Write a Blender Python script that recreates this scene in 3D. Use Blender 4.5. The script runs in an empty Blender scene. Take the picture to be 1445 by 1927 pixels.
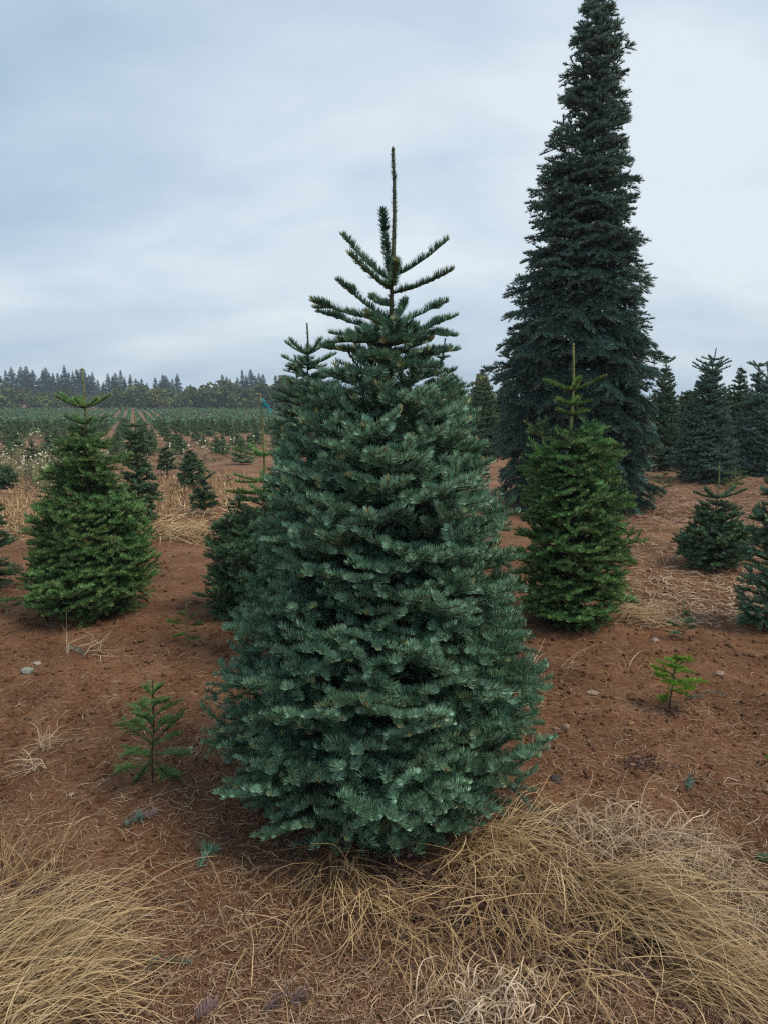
import bpy, math, random, zlib
import numpy as np
from mathutils import Vector, Matrix

random.seed(7)
RNG = np.random.default_rng(11)
R = math.radians
scene = bpy.context.scene
C = scene.collection

# ------------------------------------------------------------------ camera
CAM_H = 1.6
PITCH = R(9.4)
FPX = 1336.0                      # focal length in photo pixels (1445 x 1927)
cam = bpy.data.cameras.new('camera')
cam.sensor_fit = 'VERTICAL'
cam.sensor_height = 34.6
cam.lens = 34.6 * FPX / 1927.0
cam.clip_start = 0.05
cam.clip_end = 3000
camo = bpy.data.objects.new('camera', cam)
C.objects.link(camo)
camo.location = (0, 0, CAM_H)
camo.rotation_euler = (R(90) - PITCH, 0, 0)
scene.camera = camo

# ------------------------------------------------------------------ world, sun, exposure
SUN_EL, SUN_AZ = R(58), R(112)    # azimuth measured clockwise from the view direction
world = bpy.data.worlds.new('World')
scene.world = world
world.use_nodes = True
nt = world.node_tree
for n in list(nt.nodes):
    nt.nodes.remove(n)


def N(tree, kind, **kw):
    n = tree.nodes.new(kind)
    for k, v in kw.items():
        setattr(n, k, v)
    return n


wo = N(nt, 'ShaderNodeOutputWorld')
sky = N(nt, 'ShaderNodeTexSky', sky_type='NISHITA', sun_disc=False, sun_elevation=SUN_EL, sun_rotation=SUN_AZ)
sky.air_density = 1.2
sky.dust_density = 2.0
bg1 = N(nt, 'ShaderNodeBackground')
bg1.inputs[1].default_value = 0.10
nt.links.new(sky.outputs[0], bg1.inputs[0])
tc = N(nt, 'ShaderNodeTexCoord')
sep = N(nt, 'ShaderNodeSeparateXYZ')
nt.links.new(tc.outputs['Generated'], sep.inputs[0])
zc = N(nt, 'ShaderNodeMath', operation='MAXIMUM')
zc.inputs[1].default_value = 0.0
nt.links.new(sep.outputs[2], zc.inputs[0])
za = N(nt, 'ShaderNodeMath', operation='ADD')
za.inputs[1].default_value = 0.32
nt.links.new(zc.outputs[0], za.inputs[0])
dv = N(nt, 'ShaderNodeVectorMath', operation='DIVIDE')
nt.links.new(tc.outputs['Generated'], dv.inputs[0])
cb = N(nt, 'ShaderNodeCombineXYZ')
for i in range(3):
    nt.links.new(za.outputs[0], cb.inputs[i])
nt.links.new(cb.outputs[0], dv.inputs[1])
mp = N(nt, 'ShaderNodeMapping')
mp.inputs['Location'].default_value = (6.6, 6.6, 6.0)
mp.inputs['Rotation'].default_value = (0, 0, R(-25))
mp.inputs['Scale'].default_value = (0.6, 0.9, 0.5)
nt.links.new(dv.outputs[0], mp.inputs[0])
nz = N(nt, 'ShaderNodeTexNoise')
nz.inputs['Scale'].default_value = 1.5
nz.inputs['Detail'].default_value = 5
nz.inputs['Roughness'].default_value = 0.5
nz.inputs['Distortion'].default_value = 0.15
nt.links.new(mp.outputs[0], nz.inputs['Vector'])
rmp = N(nt, 'ShaderNodeValToRGB')
rmp.color_ramp.elements[0].position = 0.32
rmp.color_ramp.elements[0].color = (0.235, 0.312, 0.40, 1)
rmp.color_ramp.elements[1].position = 0.62
rmp.color_ramp.elements[1].color = (0.455, 0.498, 0.53, 1)
e = rmp.color_ramp.elements.new(0.485)
e.color = (0.34, 0.405, 0.47, 1)
nt.links.new(nz.outputs['Fac'], rmp.inputs[0])
bg2 = N(nt, 'ShaderNodeBackground')
bg2.inputs[1].default_value = 1.0
nt.links.new(rmp.outputs[0], bg2.inputs[0])
mxw = N(nt, 'ShaderNodeMixShader')
mxw.inputs[0].default_value = 0.9
nt.links.new(bg1.outputs[0], mxw.inputs[1])
nt.links.new(bg2.outputs[0], mxw.inputs[2])
nt.links.new(mxw.outputs[0], wo.inputs[0])

sun = bpy.data.lights.new('sun', 'SUN')
sun.energy = 1.5
sun.angle = R(18)
sun.color = (1.0, 0.90, 0.76)
suno = bpy.data.objects.new('sun', sun)
C.objects.link(suno)
sd = Vector((math.sin(SUN_AZ) * math.cos(SUN_EL), math.cos(SUN_AZ) * math.cos(SUN_EL), math.sin(SUN_EL)))
suno.rotation_euler = sd.to_track_quat('Z', 'Y').to_euler()
suno.location = (8, -8, 12)

vs = scene.view_settings
vs.view_transform = 'Standard'
vs.look = 'None'
vs.exposure = 0.82
vs.gamma = 1.0
vs.use_curve_mapping = False
scene.cycles.max_bounces = 6
scene.cycles.diffuse_bounces = 3
scene.cycles.volume_bounces = 2
scene.cycles.use_denoising = False
scene.cycles.filter_width = 1.25
scene.cycles.use_adaptive_sampling = False
scene.cycles.sample_clamp_indirect = 1.5

# ------------------------------------------------------------------ noise and ground height
def _hash(i, j, s):
    h = (i.astype(np.int64) * 374761393 + j.astype(np.int64) * 668265263 + s * 2147483647) & 0xFFFFFFFF
    h = ((h ^ (h >> 13)) * 1274126177) & 0xFFFFFFFF
    return ((h ^ (h >> 16)) & 0xFFFF) / 65535.0


def vnoise(x, y, s=0):
    i = np.floor(x)
    j = np.floor(y)
    fx = x - i
    fy = y - j
    fx = fx * fx * (3 - 2 * fx)
    fy = fy * fy * (3 - 2 * fy)
    a = _hash(i, j, s)
    b = _hash(i + 1, j, s)
    c = _hash(i, j + 1, s)
    d = _hash(i + 1, j + 1, s)
    return (a + (b - a) * fx) * (1 - fy) + (c + (d - c) * fx) * fy - 0.5


def gz(x, y):
    """ground height: level near the camera, falling gently to the lower field"""
    x = np.asarray(x, float)
    y = np.asarray(y, float)
    t = np.clip((y - 12) / 68.0, 0, 1)
    z = -1.0 * t * t * (3 - 2 * t)
    near = np.clip(1.4 - np.hypot(x, y) / 60.0, 0, 1)
    z = z + near * (0.10 * vnoise(x * 0.35, y * 0.35, 1) + 0.045 * vnoise(x * 1.3, y * 1.3, 2))
    z = z + np.clip(1.3 - np.hypot(x, y) / 14.0, 0, 1) * (0.024 * vnoise(x * 5, y * 5, 3) + 0.013 * vnoise(x * 14, y * 14, 4))
    return z


def ray(px, py):
    cx, cy = (px - 722.5) / FPX, (963.5 - py) / FPX
    sp, cp = math.sin(PITCH), math.cos(PITCH)
    return np.array([cx, cp + cy * sp, cy * cp - sp])


def at(px, py, y):
    """the point seen at photo pixel (px, py) that lies y metres ahead"""
    d = ray(px, py)
    return np.array([0, 0, CAM_H]) + d * (y / d[1])


def ground(px, py):
    """the ground point seen at photo pixel (px, py)"""
    d = ray(px, py)
    t = 0.5
    lo = t
    while t < 600:
        p = np.array([0, 0, CAM_H]) + d * t
        if p[2] < gz(p[0], p[1]):
            break
        lo = t
        t *= 1.02
    hi = t
    for _ in range(30):
        m = 0.5 * (lo + hi)
        p = np.array([0, 0, CAM_H]) + d * m
        if p[2] < gz(p[0], p[1]):
            hi = m
        else:
            lo = m
    return np.array([0, 0, CAM_H]) + d * hi


# ------------------------------------------------------------------ object helpers
def link(o, parent=None):
    C.objects.link(o)
    if parent is not None:
        o.parent = parent
    return o


def tag(o, label=None, cat=None, group=None, kind=None):
    if label:
        o['label'] = label
    if cat:
        o['category'] = cat
    if group:
        o['group'] = group
    if kind:
        o['kind'] = kind
    return o


def thing(name, loc, label, cat, group=None):
    o = bpy.data.objects.new(name, None)
    o.empty_display_size = 0.1
    o.location = tuple(float(v) for v in loc)
    link(o)
    return tag(o, label, cat, group)


def mesh_from(name, V, T, mats, midx=None, tint=None, smooth=False):
    V = np.ascontiguousarray(V, np.float32)
    T = np.ascontiguousarray(T, np.int32)
    me = bpy.data.meshes.new(name)
    me.vertices.add(len(V))
    me.vertices.foreach_set('co', V.ravel())
    me.loops.add(T.size)
    me.loops.foreach_set('vertex_index', T.ravel())
    me.polygons.add(len(T))
    me.polygons.foreach_set('loop_start', np.arange(0, T.size, T.shape[1], dtype=np.int32))
    me.polygons.foreach_set('loop_total', np.full(len(T), T.shape[1], np.int32))
    for m in mats:
        me.materials.append(m)
    if midx is not None:
        me.polygons.foreach_set('material_index', np.ascontiguousarray(midx, np.int32))
    if smooth:
        me.polygons.foreach_set('use_smooth', np.ones(len(T), bool))
    if tint is not None:
        tint = np.asarray(tint, np.float32)
        if tint.ndim == 1:
            tint = np.stack([tint, np.zeros_like(tint)], 1)
        a = me.attributes.new('tint', 'FLOAT_COLOR', 'POINT')
        col = np.zeros((len(V), 4), np.float32)
        col[:, :2] = tint
        col[:, 3] = 1
        a.data.foreach_set('color', col.ravel())
    me.update(calc_edges=True)
    return me


class Geo:
    """collects triangles of several pieces"""
    def __init__(s):
        s.V, s.T, s.M, s.C, s.n = [], [], [], [], 0

    def add(s, V, T, m=0, c=0.5):
        V = np.asarray(V, float).reshape(-1, 3)
        T = np.asarray(T, int).reshape(-1, 3)
        s.V.append(V)
        s.T.append(T + s.n)
        s.M.append(np.full(len(T), m))
        c = np.asarray(c, float)
        if c.ndim == 0:
            c = np.stack([np.full(len(V), float(c)), np.zeros(len(V))], 1)
        elif c.ndim == 1:
            c = np.stack([c, np.zeros(len(V))], 1)
        s.C.append(c)
        s.n += len(V)

    def arrays(s):
        return np.concatenate(s.V), np.concatenate(s.T), np.concatenate(s.M), np.concatenate(s.C)

    def mesh(s, name, mats, smooth=False):
        V, T, M, Cc = s.arrays()
        return mesh_from(name, V, T, mats, M, Cc, smooth)


def unit(a):
    return a / np.maximum(np.linalg.norm(a, axis=-1, keepdims=True), 1e-9)


def tube(P, rad, sides=6, cap=True):
    P = np.asarray(P, float)
    rad = np.broadcast_to(np.asarray(rad, float), (len(P),))
    D = unit(np.gradient(P, axis=0))
    ref = np.array([0, 0, 1.0]) if abs(D[:, 2]).mean() < 0.8 else np.array([1.0, 0, 0])
    S = unit(np.cross(D, ref))
    U = np.cross(S, D)
    a = np.linspace(0, 2 * np.pi, sides, endpoint=False)
    V = P[:, None] + rad[:, None, None] * (np.cos(a)[None, :, None] * S[:, None] + np.sin(a)[None, :, None] * U[:, None])
    V = V.reshape(-1, 3)
    T = []
    for i in range(len(P) - 1):
        for k in range(sides):
            q = (k + 1) % sides
            a0, b0, a1, b1 = i * sides + k, i * sides + q, (i + 1) * sides + k, (i + 1) * sides + q
            T += [(a0, b0, b1), (a0, b1, a1)]
    if cap:
        n = len(V)
        V = np.vstack([V, P[-1] + D[-1] * rad[-1] * 0.6, P[0]])
        for k in range(sides):
            q = (k + 1) % sides
            T += [((len(P) - 1) * sides + k, (len(P) - 1) * sides + q, n), (q, k, n + 1)]
    return V, np.array(T)


# ------------------------------------------------------------------ materials
def pmat(name, rough=0.7, spec=0.3):
    m = bpy.data.materials.new(name)
    m.use_nodes = True
    t = m.node_tree
    b = t.nodes['Principled BSDF']
    b.inputs['Roughness'].default_value = rough
    b.inputs['Specular IOR Level'].default_value = spec
    return m, t, b


def mixc(t, fac, a, b, blend='MIX'):
    n = N(t, 'ShaderNodeMix', data_type='RGBA', blend_type=blend)
    for sock, v in ((n.inputs[0], fac), (n.inputs[6], a), (n.inputs[7], b)):
        if hasattr(v, 'links') or isinstance(v, bpy.types.NodeSocket):
            t.links.new(v, sock)
        elif isinstance(v, (tuple, list)):
            sock.default_value = (*v, 1) if len(v) == 3 else v
        else:
            sock.default_value = v
    return n.outputs[2]


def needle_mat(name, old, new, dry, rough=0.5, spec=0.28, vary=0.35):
    """needles: mature colour, fresh-growth colour, dried colour chosen by the tint attribute; tint also carries painted shade between shoots"""
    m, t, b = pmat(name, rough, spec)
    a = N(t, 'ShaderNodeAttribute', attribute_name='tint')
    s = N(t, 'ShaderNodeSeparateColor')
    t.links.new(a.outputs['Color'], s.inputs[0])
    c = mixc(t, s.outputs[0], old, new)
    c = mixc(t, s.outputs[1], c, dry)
    oi = N(t, 'ShaderNodeObjectInfo')
    mr = N(t, 'ShaderNodeMapRange')
    mr.inputs[3].default_value = 1 - vary * 0.5
    mr.inputs[4].default_value = 1 + vary * 0.5
    t.links.new(oi.outputs['Random'], mr.inputs[0])
    hs = N(t, 'ShaderNodeHueSaturation')
    t.links.new(c, hs.inputs['Color'])
    t.links.new(mr.outputs[0], hs.inputs['Value'])
    mr2 = N(t, 'ShaderNodeMapRange')
    mr2.inputs[3].default_value = 0.485
    mr2.inputs[4].default_value = 0.515
    t.links.new(oi.outputs['Random'], mr2.inputs[0])
    t.links.new(mr2.outputs[0], hs.inputs['Hue'])
    t.links.new(hs.outputs[0], b.inputs['Base Color'])
    return m


def blade_mat(name, a_, b_, c_, rough=0.6):
    m, t, b = pmat(name, rough, 0.25)
    a = N(t, 'ShaderNodeAttribute', attribute_name='tint')
    s = N(t, 'ShaderNodeSeparateColor')
    t.links.new(a.outputs['Color'], s.inputs[0])
    rp = N(t, 'ShaderNodeValToRGB')
    rp.color_ramp.elements[0].color = (*a_, 1)
    rp.color_ramp.elements[1].color = (*c_, 1)
    e = rp.color_ramp.elements.new(0.5)
    e.color = (*b_, 1)
    t.links.new(s.outputs[0], rp.inputs[0])
    t.links.new(rp.outputs[0], b.inputs['Base Color'])
    return m


def bark_mat(name, a_, b_, scale=60, stretch=0.25):
    m, t, b = pmat(name, 0.9, 0.15)
    g = N(t, 'ShaderNodeTexCoord')
    mpn = N(t, 'ShaderNodeMapping')
    mpn.inputs['Scale'].default_value = (1, 1, stretch)
    t.links.new(g.outputs['Object'], mpn.inputs[0])
    n = N(t, 'ShaderNodeTexNoise')
    n.inputs['Scale'].default_value = scale
    n.inputs['Detail'].default_value = 5
    t.links.new(mpn.outputs[0], n.inputs['Vector'])
    rp = N(t, 'ShaderNodeValToRGB')
    rp.color_ramp.elements[0].position = 0.35
    rp.color_ramp.elements[1].position = 0.68
    rp.color_ramp.elements[0].color = (*a_, 1)
    rp.color_ramp.elements[1].color = (*b_, 1)
    t.links.new(n.outputs['Fac'], rp.inputs[0])
    t.links.new(rp.outputs[0], b.inputs['Base Color'])
    bp = N(t, 'ShaderNodeBump')
    bp.inputs['Strength'].default_value = 0.5
    bp.inputs['Distance'].default_value = 0.004
    t.links.new(n.outputs['Fac'], bp.inputs['Height'])
    t.links.new(bp.outputs[0], b.inputs['Normal'])
    return m


M = {}
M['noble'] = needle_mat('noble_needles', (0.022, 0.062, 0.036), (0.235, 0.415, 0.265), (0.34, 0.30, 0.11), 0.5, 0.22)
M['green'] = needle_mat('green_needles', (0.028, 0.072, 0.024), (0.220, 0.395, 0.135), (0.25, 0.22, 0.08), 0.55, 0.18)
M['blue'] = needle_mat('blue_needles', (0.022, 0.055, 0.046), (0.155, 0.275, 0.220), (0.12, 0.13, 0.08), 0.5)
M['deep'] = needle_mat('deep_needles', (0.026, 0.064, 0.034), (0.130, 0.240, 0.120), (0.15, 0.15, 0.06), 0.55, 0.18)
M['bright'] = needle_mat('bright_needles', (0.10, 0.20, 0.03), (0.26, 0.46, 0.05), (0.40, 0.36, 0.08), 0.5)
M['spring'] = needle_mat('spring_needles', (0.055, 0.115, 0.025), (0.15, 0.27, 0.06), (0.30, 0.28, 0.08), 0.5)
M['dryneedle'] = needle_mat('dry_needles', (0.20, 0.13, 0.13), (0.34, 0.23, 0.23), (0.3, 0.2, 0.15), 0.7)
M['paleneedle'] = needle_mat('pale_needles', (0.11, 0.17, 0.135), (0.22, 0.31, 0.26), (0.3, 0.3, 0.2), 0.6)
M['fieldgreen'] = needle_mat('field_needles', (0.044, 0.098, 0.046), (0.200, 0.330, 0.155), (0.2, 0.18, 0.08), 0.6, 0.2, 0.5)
M['bark'] = bark_mat('fir_bark', (0.09, 0.065, 0.045), (0.21, 0.16, 0.11))
M['twig'] = bark_mat('twig_bark', (0.07, 0.065, 0.03), (0.15, 0.12, 0.06), 150)
M['greenstem'] = bark_mat('green_stem', (0.16, 0.17, 0.06), (0.27, 0.27, 0.11), 120)
M['greystem'] = bark_mat('grey_green_stem', (0.075, 0.085, 0.055), (0.15, 0.16, 0.105), 120)
M['darkstem'] = bark_mat('dark_stem', (0.045, 0.04, 0.025), (0.10, 0.085, 0.05), 120)
M['straw'] = blade_mat('straw_blades', (0.115, 0.066, 0.030), (0.36, 0.236, 0.112), (0.66, 0.49, 0.28))
M['palestraw'] = blade_mat('pale_straw_blades', (0.22, 0.15, 0.095), (0.42, 0.31, 0.20), (0.60, 0.48, 0.34))
M['litter'] = blade_mat('litter', (0.10, 0.050, 0.028), (0.23, 0.125, 0.075), (0.42, 0.28, 0.19), 0.8)
M['deadleaf'] = blade_mat('dead_leaves', (0.035, 0.022, 0.018), (0.09, 0.05, 0.038), (0.20, 0.125, 0.09), 0.8)  # brown leaf tones, also painted shade under the fir and the grass


def ground_mat():
    m, t, b = pmat('red_brown_soil', 0.95, 0.1)
    g = N(t, 'ShaderNodeNewGeometry')

    def noise(scale, detail=6, rough=0.6):
        n = N(t, 'ShaderNodeTexNoise')
        n.inputs['Scale'].default_value = scale
        n.inputs['Detail'].default_value = detail
        n.inputs['Roughness'].default_value = rough
        t.links.new(g.outputs['Position'], n.inputs['Vector'])
        return n.outputs['Fac']

    def ramp(f, p0, p1, c0, c1):
        r_ = N(t, 'ShaderNodeValToRGB')
        r_.color_ramp.elements[0].position = p0
        r_.color_ramp.elements[1].position = p1
        r_.color_ramp.elements[0].color = (*c0, 1)
        r_.color_ramp.elements[1].color = (*c1, 1)
        t.links.new(f, r_.inputs[0])
        return r_.outputs[0]
    fine = noise(55, 8, 0.7)
    mid = noise(6, 5)
    big = noise(0.7, 4)
    soil = ramp(fine, 0.3, 0.72, (0.066, 0.029, 0.014), (0.245, 0.120, 0.062))
    soil2 = ramp(fine, 0.3, 0.72, (0.094, 0.045, 0.023), (0.31, 0.172, 0.098))
    c = mixc(t, ramp(mid, 0.38, 0.65, (0, 0, 0), (1, 1, 1)), soil, soil2)
    # dry grass and litter cover takes over with distance down the slope
    sx = N(t, 'ShaderNodeSeparateXYZ')
    t.links.new(g.outputs['Position'], sx.inputs[0])
    mr = N(t, 'ShaderNodeMapRange')
    mr.inputs[1].default_value = 6.0
    mr.inputs[2].default_value = 10.5
    t.links.new(sx.outputs[1], mr.inputs[0])
    pat = ramp(big, 0.36, 0.6, (0.35, 0.35, 0.35), (1, 1, 1))
    f = N(t, 'ShaderNodeMath', operation='MULTIPLY')
    t.links.new(mr.outputs[0], f.inputs[0])
    t.links.new(pat, f.inputs[1])
    f2 = N(t, 'ShaderNodeMath', operation='MULTIPLY')
    f2.inputs[1].default_value = 0.75
    t.links.new(f.outputs[0], f2.inputs[0])
    cover = ramp(fine, 0.3, 0.7, (0.15, 0.085, 0.052), (0.33, 0.205, 0.13))
    c = mixc(t, f2.outputs[0], c, cover)
    patch = ramp(noise(1.6, 5, 0.6), 0.34, 0.66, (0.62, 0.60, 0.58), (1.16, 1.16, 1.16))
    c = mixc(t, 1.0, c, patch, 'MULTIPLY')
    t.links.new(c, b.inputs['Base Color'])
    bp = N(t, 'ShaderNodeBump')
    bp.inputs['Strength'].default_value = 0.9
    bp.inputs['Distance'].default_value = 0.012
    t.links.new(noise(85, 8, 0.75), bp.inputs['Height'])
    t.links.new(bp.outputs[0], b.inputs['Normal'])
    return m


M['soil'] = ground_mat()

# ------------------------------------------------------------------ ground sheet (polar grid, fine near the camera)
def build_ground():
    nr = 460
    rr = np.concatenate([[0.02], 0.5 * (285 / 0.5) ** np.linspace(0, 1, nr)])
    th = np.concatenate([np.linspace(R(-46), R(46), 330), np.linspace(R(52), R(308), 44)])
    nt_ = len(th)
    RR, TH = np.meshgrid(rr, th, indexing='ij')
    X = RR * np.sin(TH)
    Y = RR * np.cos(TH)
    Z = gz(X, Y)
    V = np.stack([X, Y, Z], -1).reshape(-1, 3)
    i, j = np.meshgrid(np.arange(len(rr) - 1), np.arange(nt_), indexing='ij')
    k = (j + 1) % nt_
    Q = np.stack([i * nt_ + j, (i + 1) * nt_ + j, (i + 1) * nt_ + k, i * nt_ + k], -1).reshape(-1, 4)[:, ::-1]
    me = mesh_from('ground', V, Q, [M['soil']], smooth=True)
    o = bpy.data.objects.new('ground', me)
    link(o)
    tag(o, 'reddish brown bare soil of the tree farm with dry litter', kind='structure')


build_ground()

# ------------------------------------------------------------------ fir shoots, branches, trees
# needle styles: seg = length of a year's shoot, nn = needles per shoot, nl / nw = needle length / width, bent = hooked needles
STYLE = {
    'fine': dict(seg=0.096, nn=115, nl=0.0300, nw=0.0034, bent=True, lat=0.155, fol=0.36, sr=0.0016, bush=0.24, inter=1.0),
    'mid': dict(seg=0.098, nn=84, nl=0.034, nw=0.0062, bent=False, lat=0.22, fol=0.42, sr=0.0022, bush=0.38, inter=0.45),
    'tall': dict(seg=0.15, nn=70, nl=0.050, nw=0.0125, bent=False, lat=0.44, fol=0.85, sr=0.005, bush=0.22, inter=0.5),
    'midfar': dict(seg=0.09, nn=62, nl=0.036, nw=0.0095, bent=False, lat=0.24, fol=0.6, sr=0.003, bush=0.5, inter=0.35),
    'tallrest': dict(seg=0.14, nn=24, nl=0.055, nw=0.022, bent=False, lat=0.40, fol=0.7, sr=0.005, bush=0.55, inter=0.6),
    'farsmall': dict(seg=0.10, nn=34, nl=0.046, nw=0.016, bent=False, lat=0.22, fol=0.6, sr=0.005, bush=0.55, inter=0.3),
    'far': dict(seg=0.13, nn=34, nl=0.052, nw=0.016, bent=False, lat=0.34, fol=0.7, sr=0.005, bush=0.55, inter=0.45),
    'small': dict(seg=0.05, nn=70, nl=0.020, nw=0.0026, bent=False, lat=0.14, fol=1.0, sr=0.0015, bush=0.25, inter=0.4),
    'field': dict(seg=0.16, nn=14, nl=0.065, nw=0.030, bent=False, lat=0.25, fol=1.0, sr=0.006, bush=0.45, inter=0.4),
}


def needles(g, P, A, U, L, tint, dry, st, rng, m=0, nn=None, sweep=1.0):
    """needles for shoots starting at P along A (unit), up vectors U, lengths L"""
    P, A, U = (np.asarray(v, float) for v in (P, A, U))
    L = np.asarray(L, float)
    k = len(P)
    nn = nn or st['nn']
    S = unit(np.cross(A, U))
    U = np.cross(S, A)
    cnt = np.maximum(4, (nn * np.clip(L / st['seg'], 0.35, 1.6)).astype(int))
    idx = np.repeat(np.arange(k), cnt)
    n = len(idx)
    t = rng.random(n) ** 0.92
    phi = rng.uniform(-2.2, 2.2, n)
    p = P[idx] + A[idx] * (t * L[idx])[:, None]
    a, u, s = A[idx], U[idx], S[idx]
    r = np.cos(phi)[:, None] * u + np.sin(phi)[:, None] * s
    r = unit(r + (0.35 * sweep) * u)
    fw = 0.30 + 0.55 * t ** 3 + rng.uniform(-0.12, 0.12, n)
    ln = st['nl'] * rng.uniform(0.75, 1.15, n) * (1 - 0.25 * t ** 4)
    d1 = unit(a * (fw + 0.35 + st.get('press', 0))[:, None] + r)
    d2 = unit(a * (fw - 0.05 + st.get('press', 0))[:, None] + unit(r + 0.75 * sweep * u))
    w = unit(np.cross(d1, r) + 0.25 * rng.normal(size=(n, 3))) * (st['nw'] * rng.uniform(0.8, 1.15, n) / 2)[:, None]
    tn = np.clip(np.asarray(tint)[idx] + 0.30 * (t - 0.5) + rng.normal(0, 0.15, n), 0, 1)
    dr = np.clip(np.asarray(dry)[idx], 0, 1)
    bud = rng.random(k) < 0.22
    dr = np.where((t > 0.92) & bud[idx], np.maximum(dr, 0.75), dr)
    if st['bent']:
        b0, b1 = p - w * 0.7, p + w * 0.7
        mid = p + d1 * (ln * 0.5)[:, None]
        tip = mid + d2 * (ln * 0.55)[:, None]
        V = np.stack([b0, b1, mid - w, mid + w, tip], 1).reshape(-1, 3)
        o = (np.arange(n) * 5)[:, None]
        T = np.stack([o + [0, 1, 3], o + [0, 3, 2], o + [2, 3, 4]], 1).reshape(-1, 3)
        c = np.stack([np.repeat(tn, 5), np.repeat(dr, 5)], 1)
    else:
        dd = unit(d1 + d2)
        V = np.stack([p - w * 0.8, p + w, p + dd * ln[:, None]], 1).reshape(-1, 3)
        T = np.arange(3 * n).reshape(-1, 3)
        c = np.stack([np.repeat(tn, 3), np.repeat(dr, 3)], 1)
    g.add(V, T, m, c)


def stems(g, P, Q, r0, r1, m=1, c=0.5):
    """three-sided twigs from P to Q"""
    P, Q = np.asarray(P, float), np.asarray(Q, float)
    k = len(P)
    A = unit(Q - P)
    ref = np.where(np.abs(A[:, 2:3]) > 0.9, np.array([[1.0, 0, 0]]), np.array([[0, 0, 1.0]]))
    S = unit(np.cross(A, ref))
    U = np.cross(S, A)
    r0 = np.broadcast_to(r0, (k,))[:, None]
    r1 = np.broadcast_to(r1, (k,))[:, None]
    V = []
    for X, r_ in ((P, r0), (Q, r1)):
        for an in (0.5, 2.6, 4.7):
            V.append(X + r_ * (math.cos(an) * S + math.sin(an) * U))
    V = np.stack(V, 1).reshape(-1, 3)
    o = (np.arange(k) * 6)[:, None]
    T = np.stack([o + [0, 1, 4], o + [0, 4, 3], o + [1, 2, 5], o + [1, 5, 4], o + [2, 0, 3], o + [2, 3, 5], o + [3, 4, 5]], 1).reshape(-1, 3)
    g.add(V, T, m, c)


def branch_skeleton(L, st, rng, curl=0.10, order_max=2, droop=0.0):
    """pinnate fir branch along +Y in its own plane; returns the year shoots"""
    seg = st['seg']
    out = []

    def grow(p, d, l, order):
        k = max(1, int(round(l / seg)))
        sl = l / k
        for i in range(k):
            rem = l - (i + 1) * sl
            tip_dist = rem
            d = unit(d + np.array([0, 0, curl * 0.28 - droop * 0.2]) + rng.normal(0, 0.035, 3))
            q = p + d * sl
            fol = tip_dist < st['fol'] or order > 0
            out.append((p, q, order, fol, rem / max(L, 1e-6)))
            if order < order_max and tip_dist < st['fol'] + 0.1:
                ln = min(rem * 0.72 + sl * 0.55, st['lat']) * (0.62 if order else 1.0) * rng.uniform(0.75, 1.15)
                sides = [-1, 1]
                pts = [(q, 1.0)] if rem > 1e-4 else []
                if order == 0:
                    pts.append((p + (q - p) * rng.uniform(0.3, 0.6), 0.6))
                for pt, sc in pts:
                    for sd_ in sides:
                        if sc < 1 and rng.random() < st['inter']:
                            continue
                        an = R(rng.uniform(40, 62)) * sd_
                        c_, s_ = math.cos(an), math.sin(an)
                        d2 = np.array([d[0] * c_ + d[1] * s_, -d[0] * s_ + d[1] * c_, d[2] + rng.uniform(-0.75, 1.0) * st['bush']])
                        l2 = max(ln * sc, sl * 0.55)
                        grow(pt, unit(d2), l2, order + 1)
            p = q
    grow(np.zeros(3), np.array([0, 1.0, 0]), L, 0)
    return out


BR = {}
CLASSES = [0.09, 0.15, 0.22, 0.31, 0.42, 0.55, 0.70, 0.90, 1.15, 1.5]


def branch_geo(L, style, rng, curl, order_max=2, drychance=0.04, fresh=0.0, droop=0.0):
    st = STYLE[style]
    sk = branch_skeleton(L, st, rng, curl, order_max, droop)
    g = Geo()
    P = np.array([s[0] for s in sk])
    Q = np.array([s[1] for s in sk])
    order = np.array([s[2] for s in sk])
    fol = np.array([s[3] for s in sk])
    rem = np.array([s[4] for s in sk])
    r0 = st['sr'] * np.where(order == 0, 1.2 + 2.2 * rem, 1.0)
    stems(g, P, Q, r0, r0 * 0.85, 1, 0.5)
    A = unit(Q - P)
    up = np.tile(np.array([0, 0, 1.0]), (len(P), 1)) + rng.normal(0, 0.22, (len(P), 3))
    ln = np.linalg.norm(Q - P, axis=1)
    inner = np.clip(np.linalg.norm(P[:, :2], axis=1) / L, 0, 1)
    tint = np.clip(rng.normal(0.66, 0.13, len(P)) + 1.0 * (inner - 0.80) + fresh, 0.02, 0.98)  # inner shoots darker: older needles, and shade of crown gaps put into colour
    dry = np.where(rng.random(len(P)) < drychance, rng.uniform(0.12, 0.4, len(P)), 0.0)
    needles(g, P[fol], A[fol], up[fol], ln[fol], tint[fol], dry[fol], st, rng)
    return g


def get_branch(L, style, mats, curl, rng, nvar=4, **kw):
    ci = int(np.argmin([abs(math.log(L / c)) for c in CLASSES]))
    v = int(rng.integers(nvar))
    key = (style, tuple(m.name for m in mats), ci, v, round(curl, 2), tuple(sorted(kw.items())))
    if key not in BR:
        r2 = np.random.default_rng(zlib.crc32(repr((style, ci, v, round(curl * 100))).encode()))
        BR[key] = branch_geo(CLASSES[ci], style, r2, curl, **kw).mesh('branch', mats)
    return BR[key], L / CLASSES[ci]


def add_branch(parent, me, loc, rx, ry, rz, s, name='branch', label=None):
    o = bpy.data.objects.new(name, me)
    o.location = tuple(float(v) for v in loc)
    o.rotation_euler = (float(rx), float(ry), float(rz))
    o.scale = (s, s, s)
    link(o, parent)
    if label:
        o['label'] = label
    return o


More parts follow.
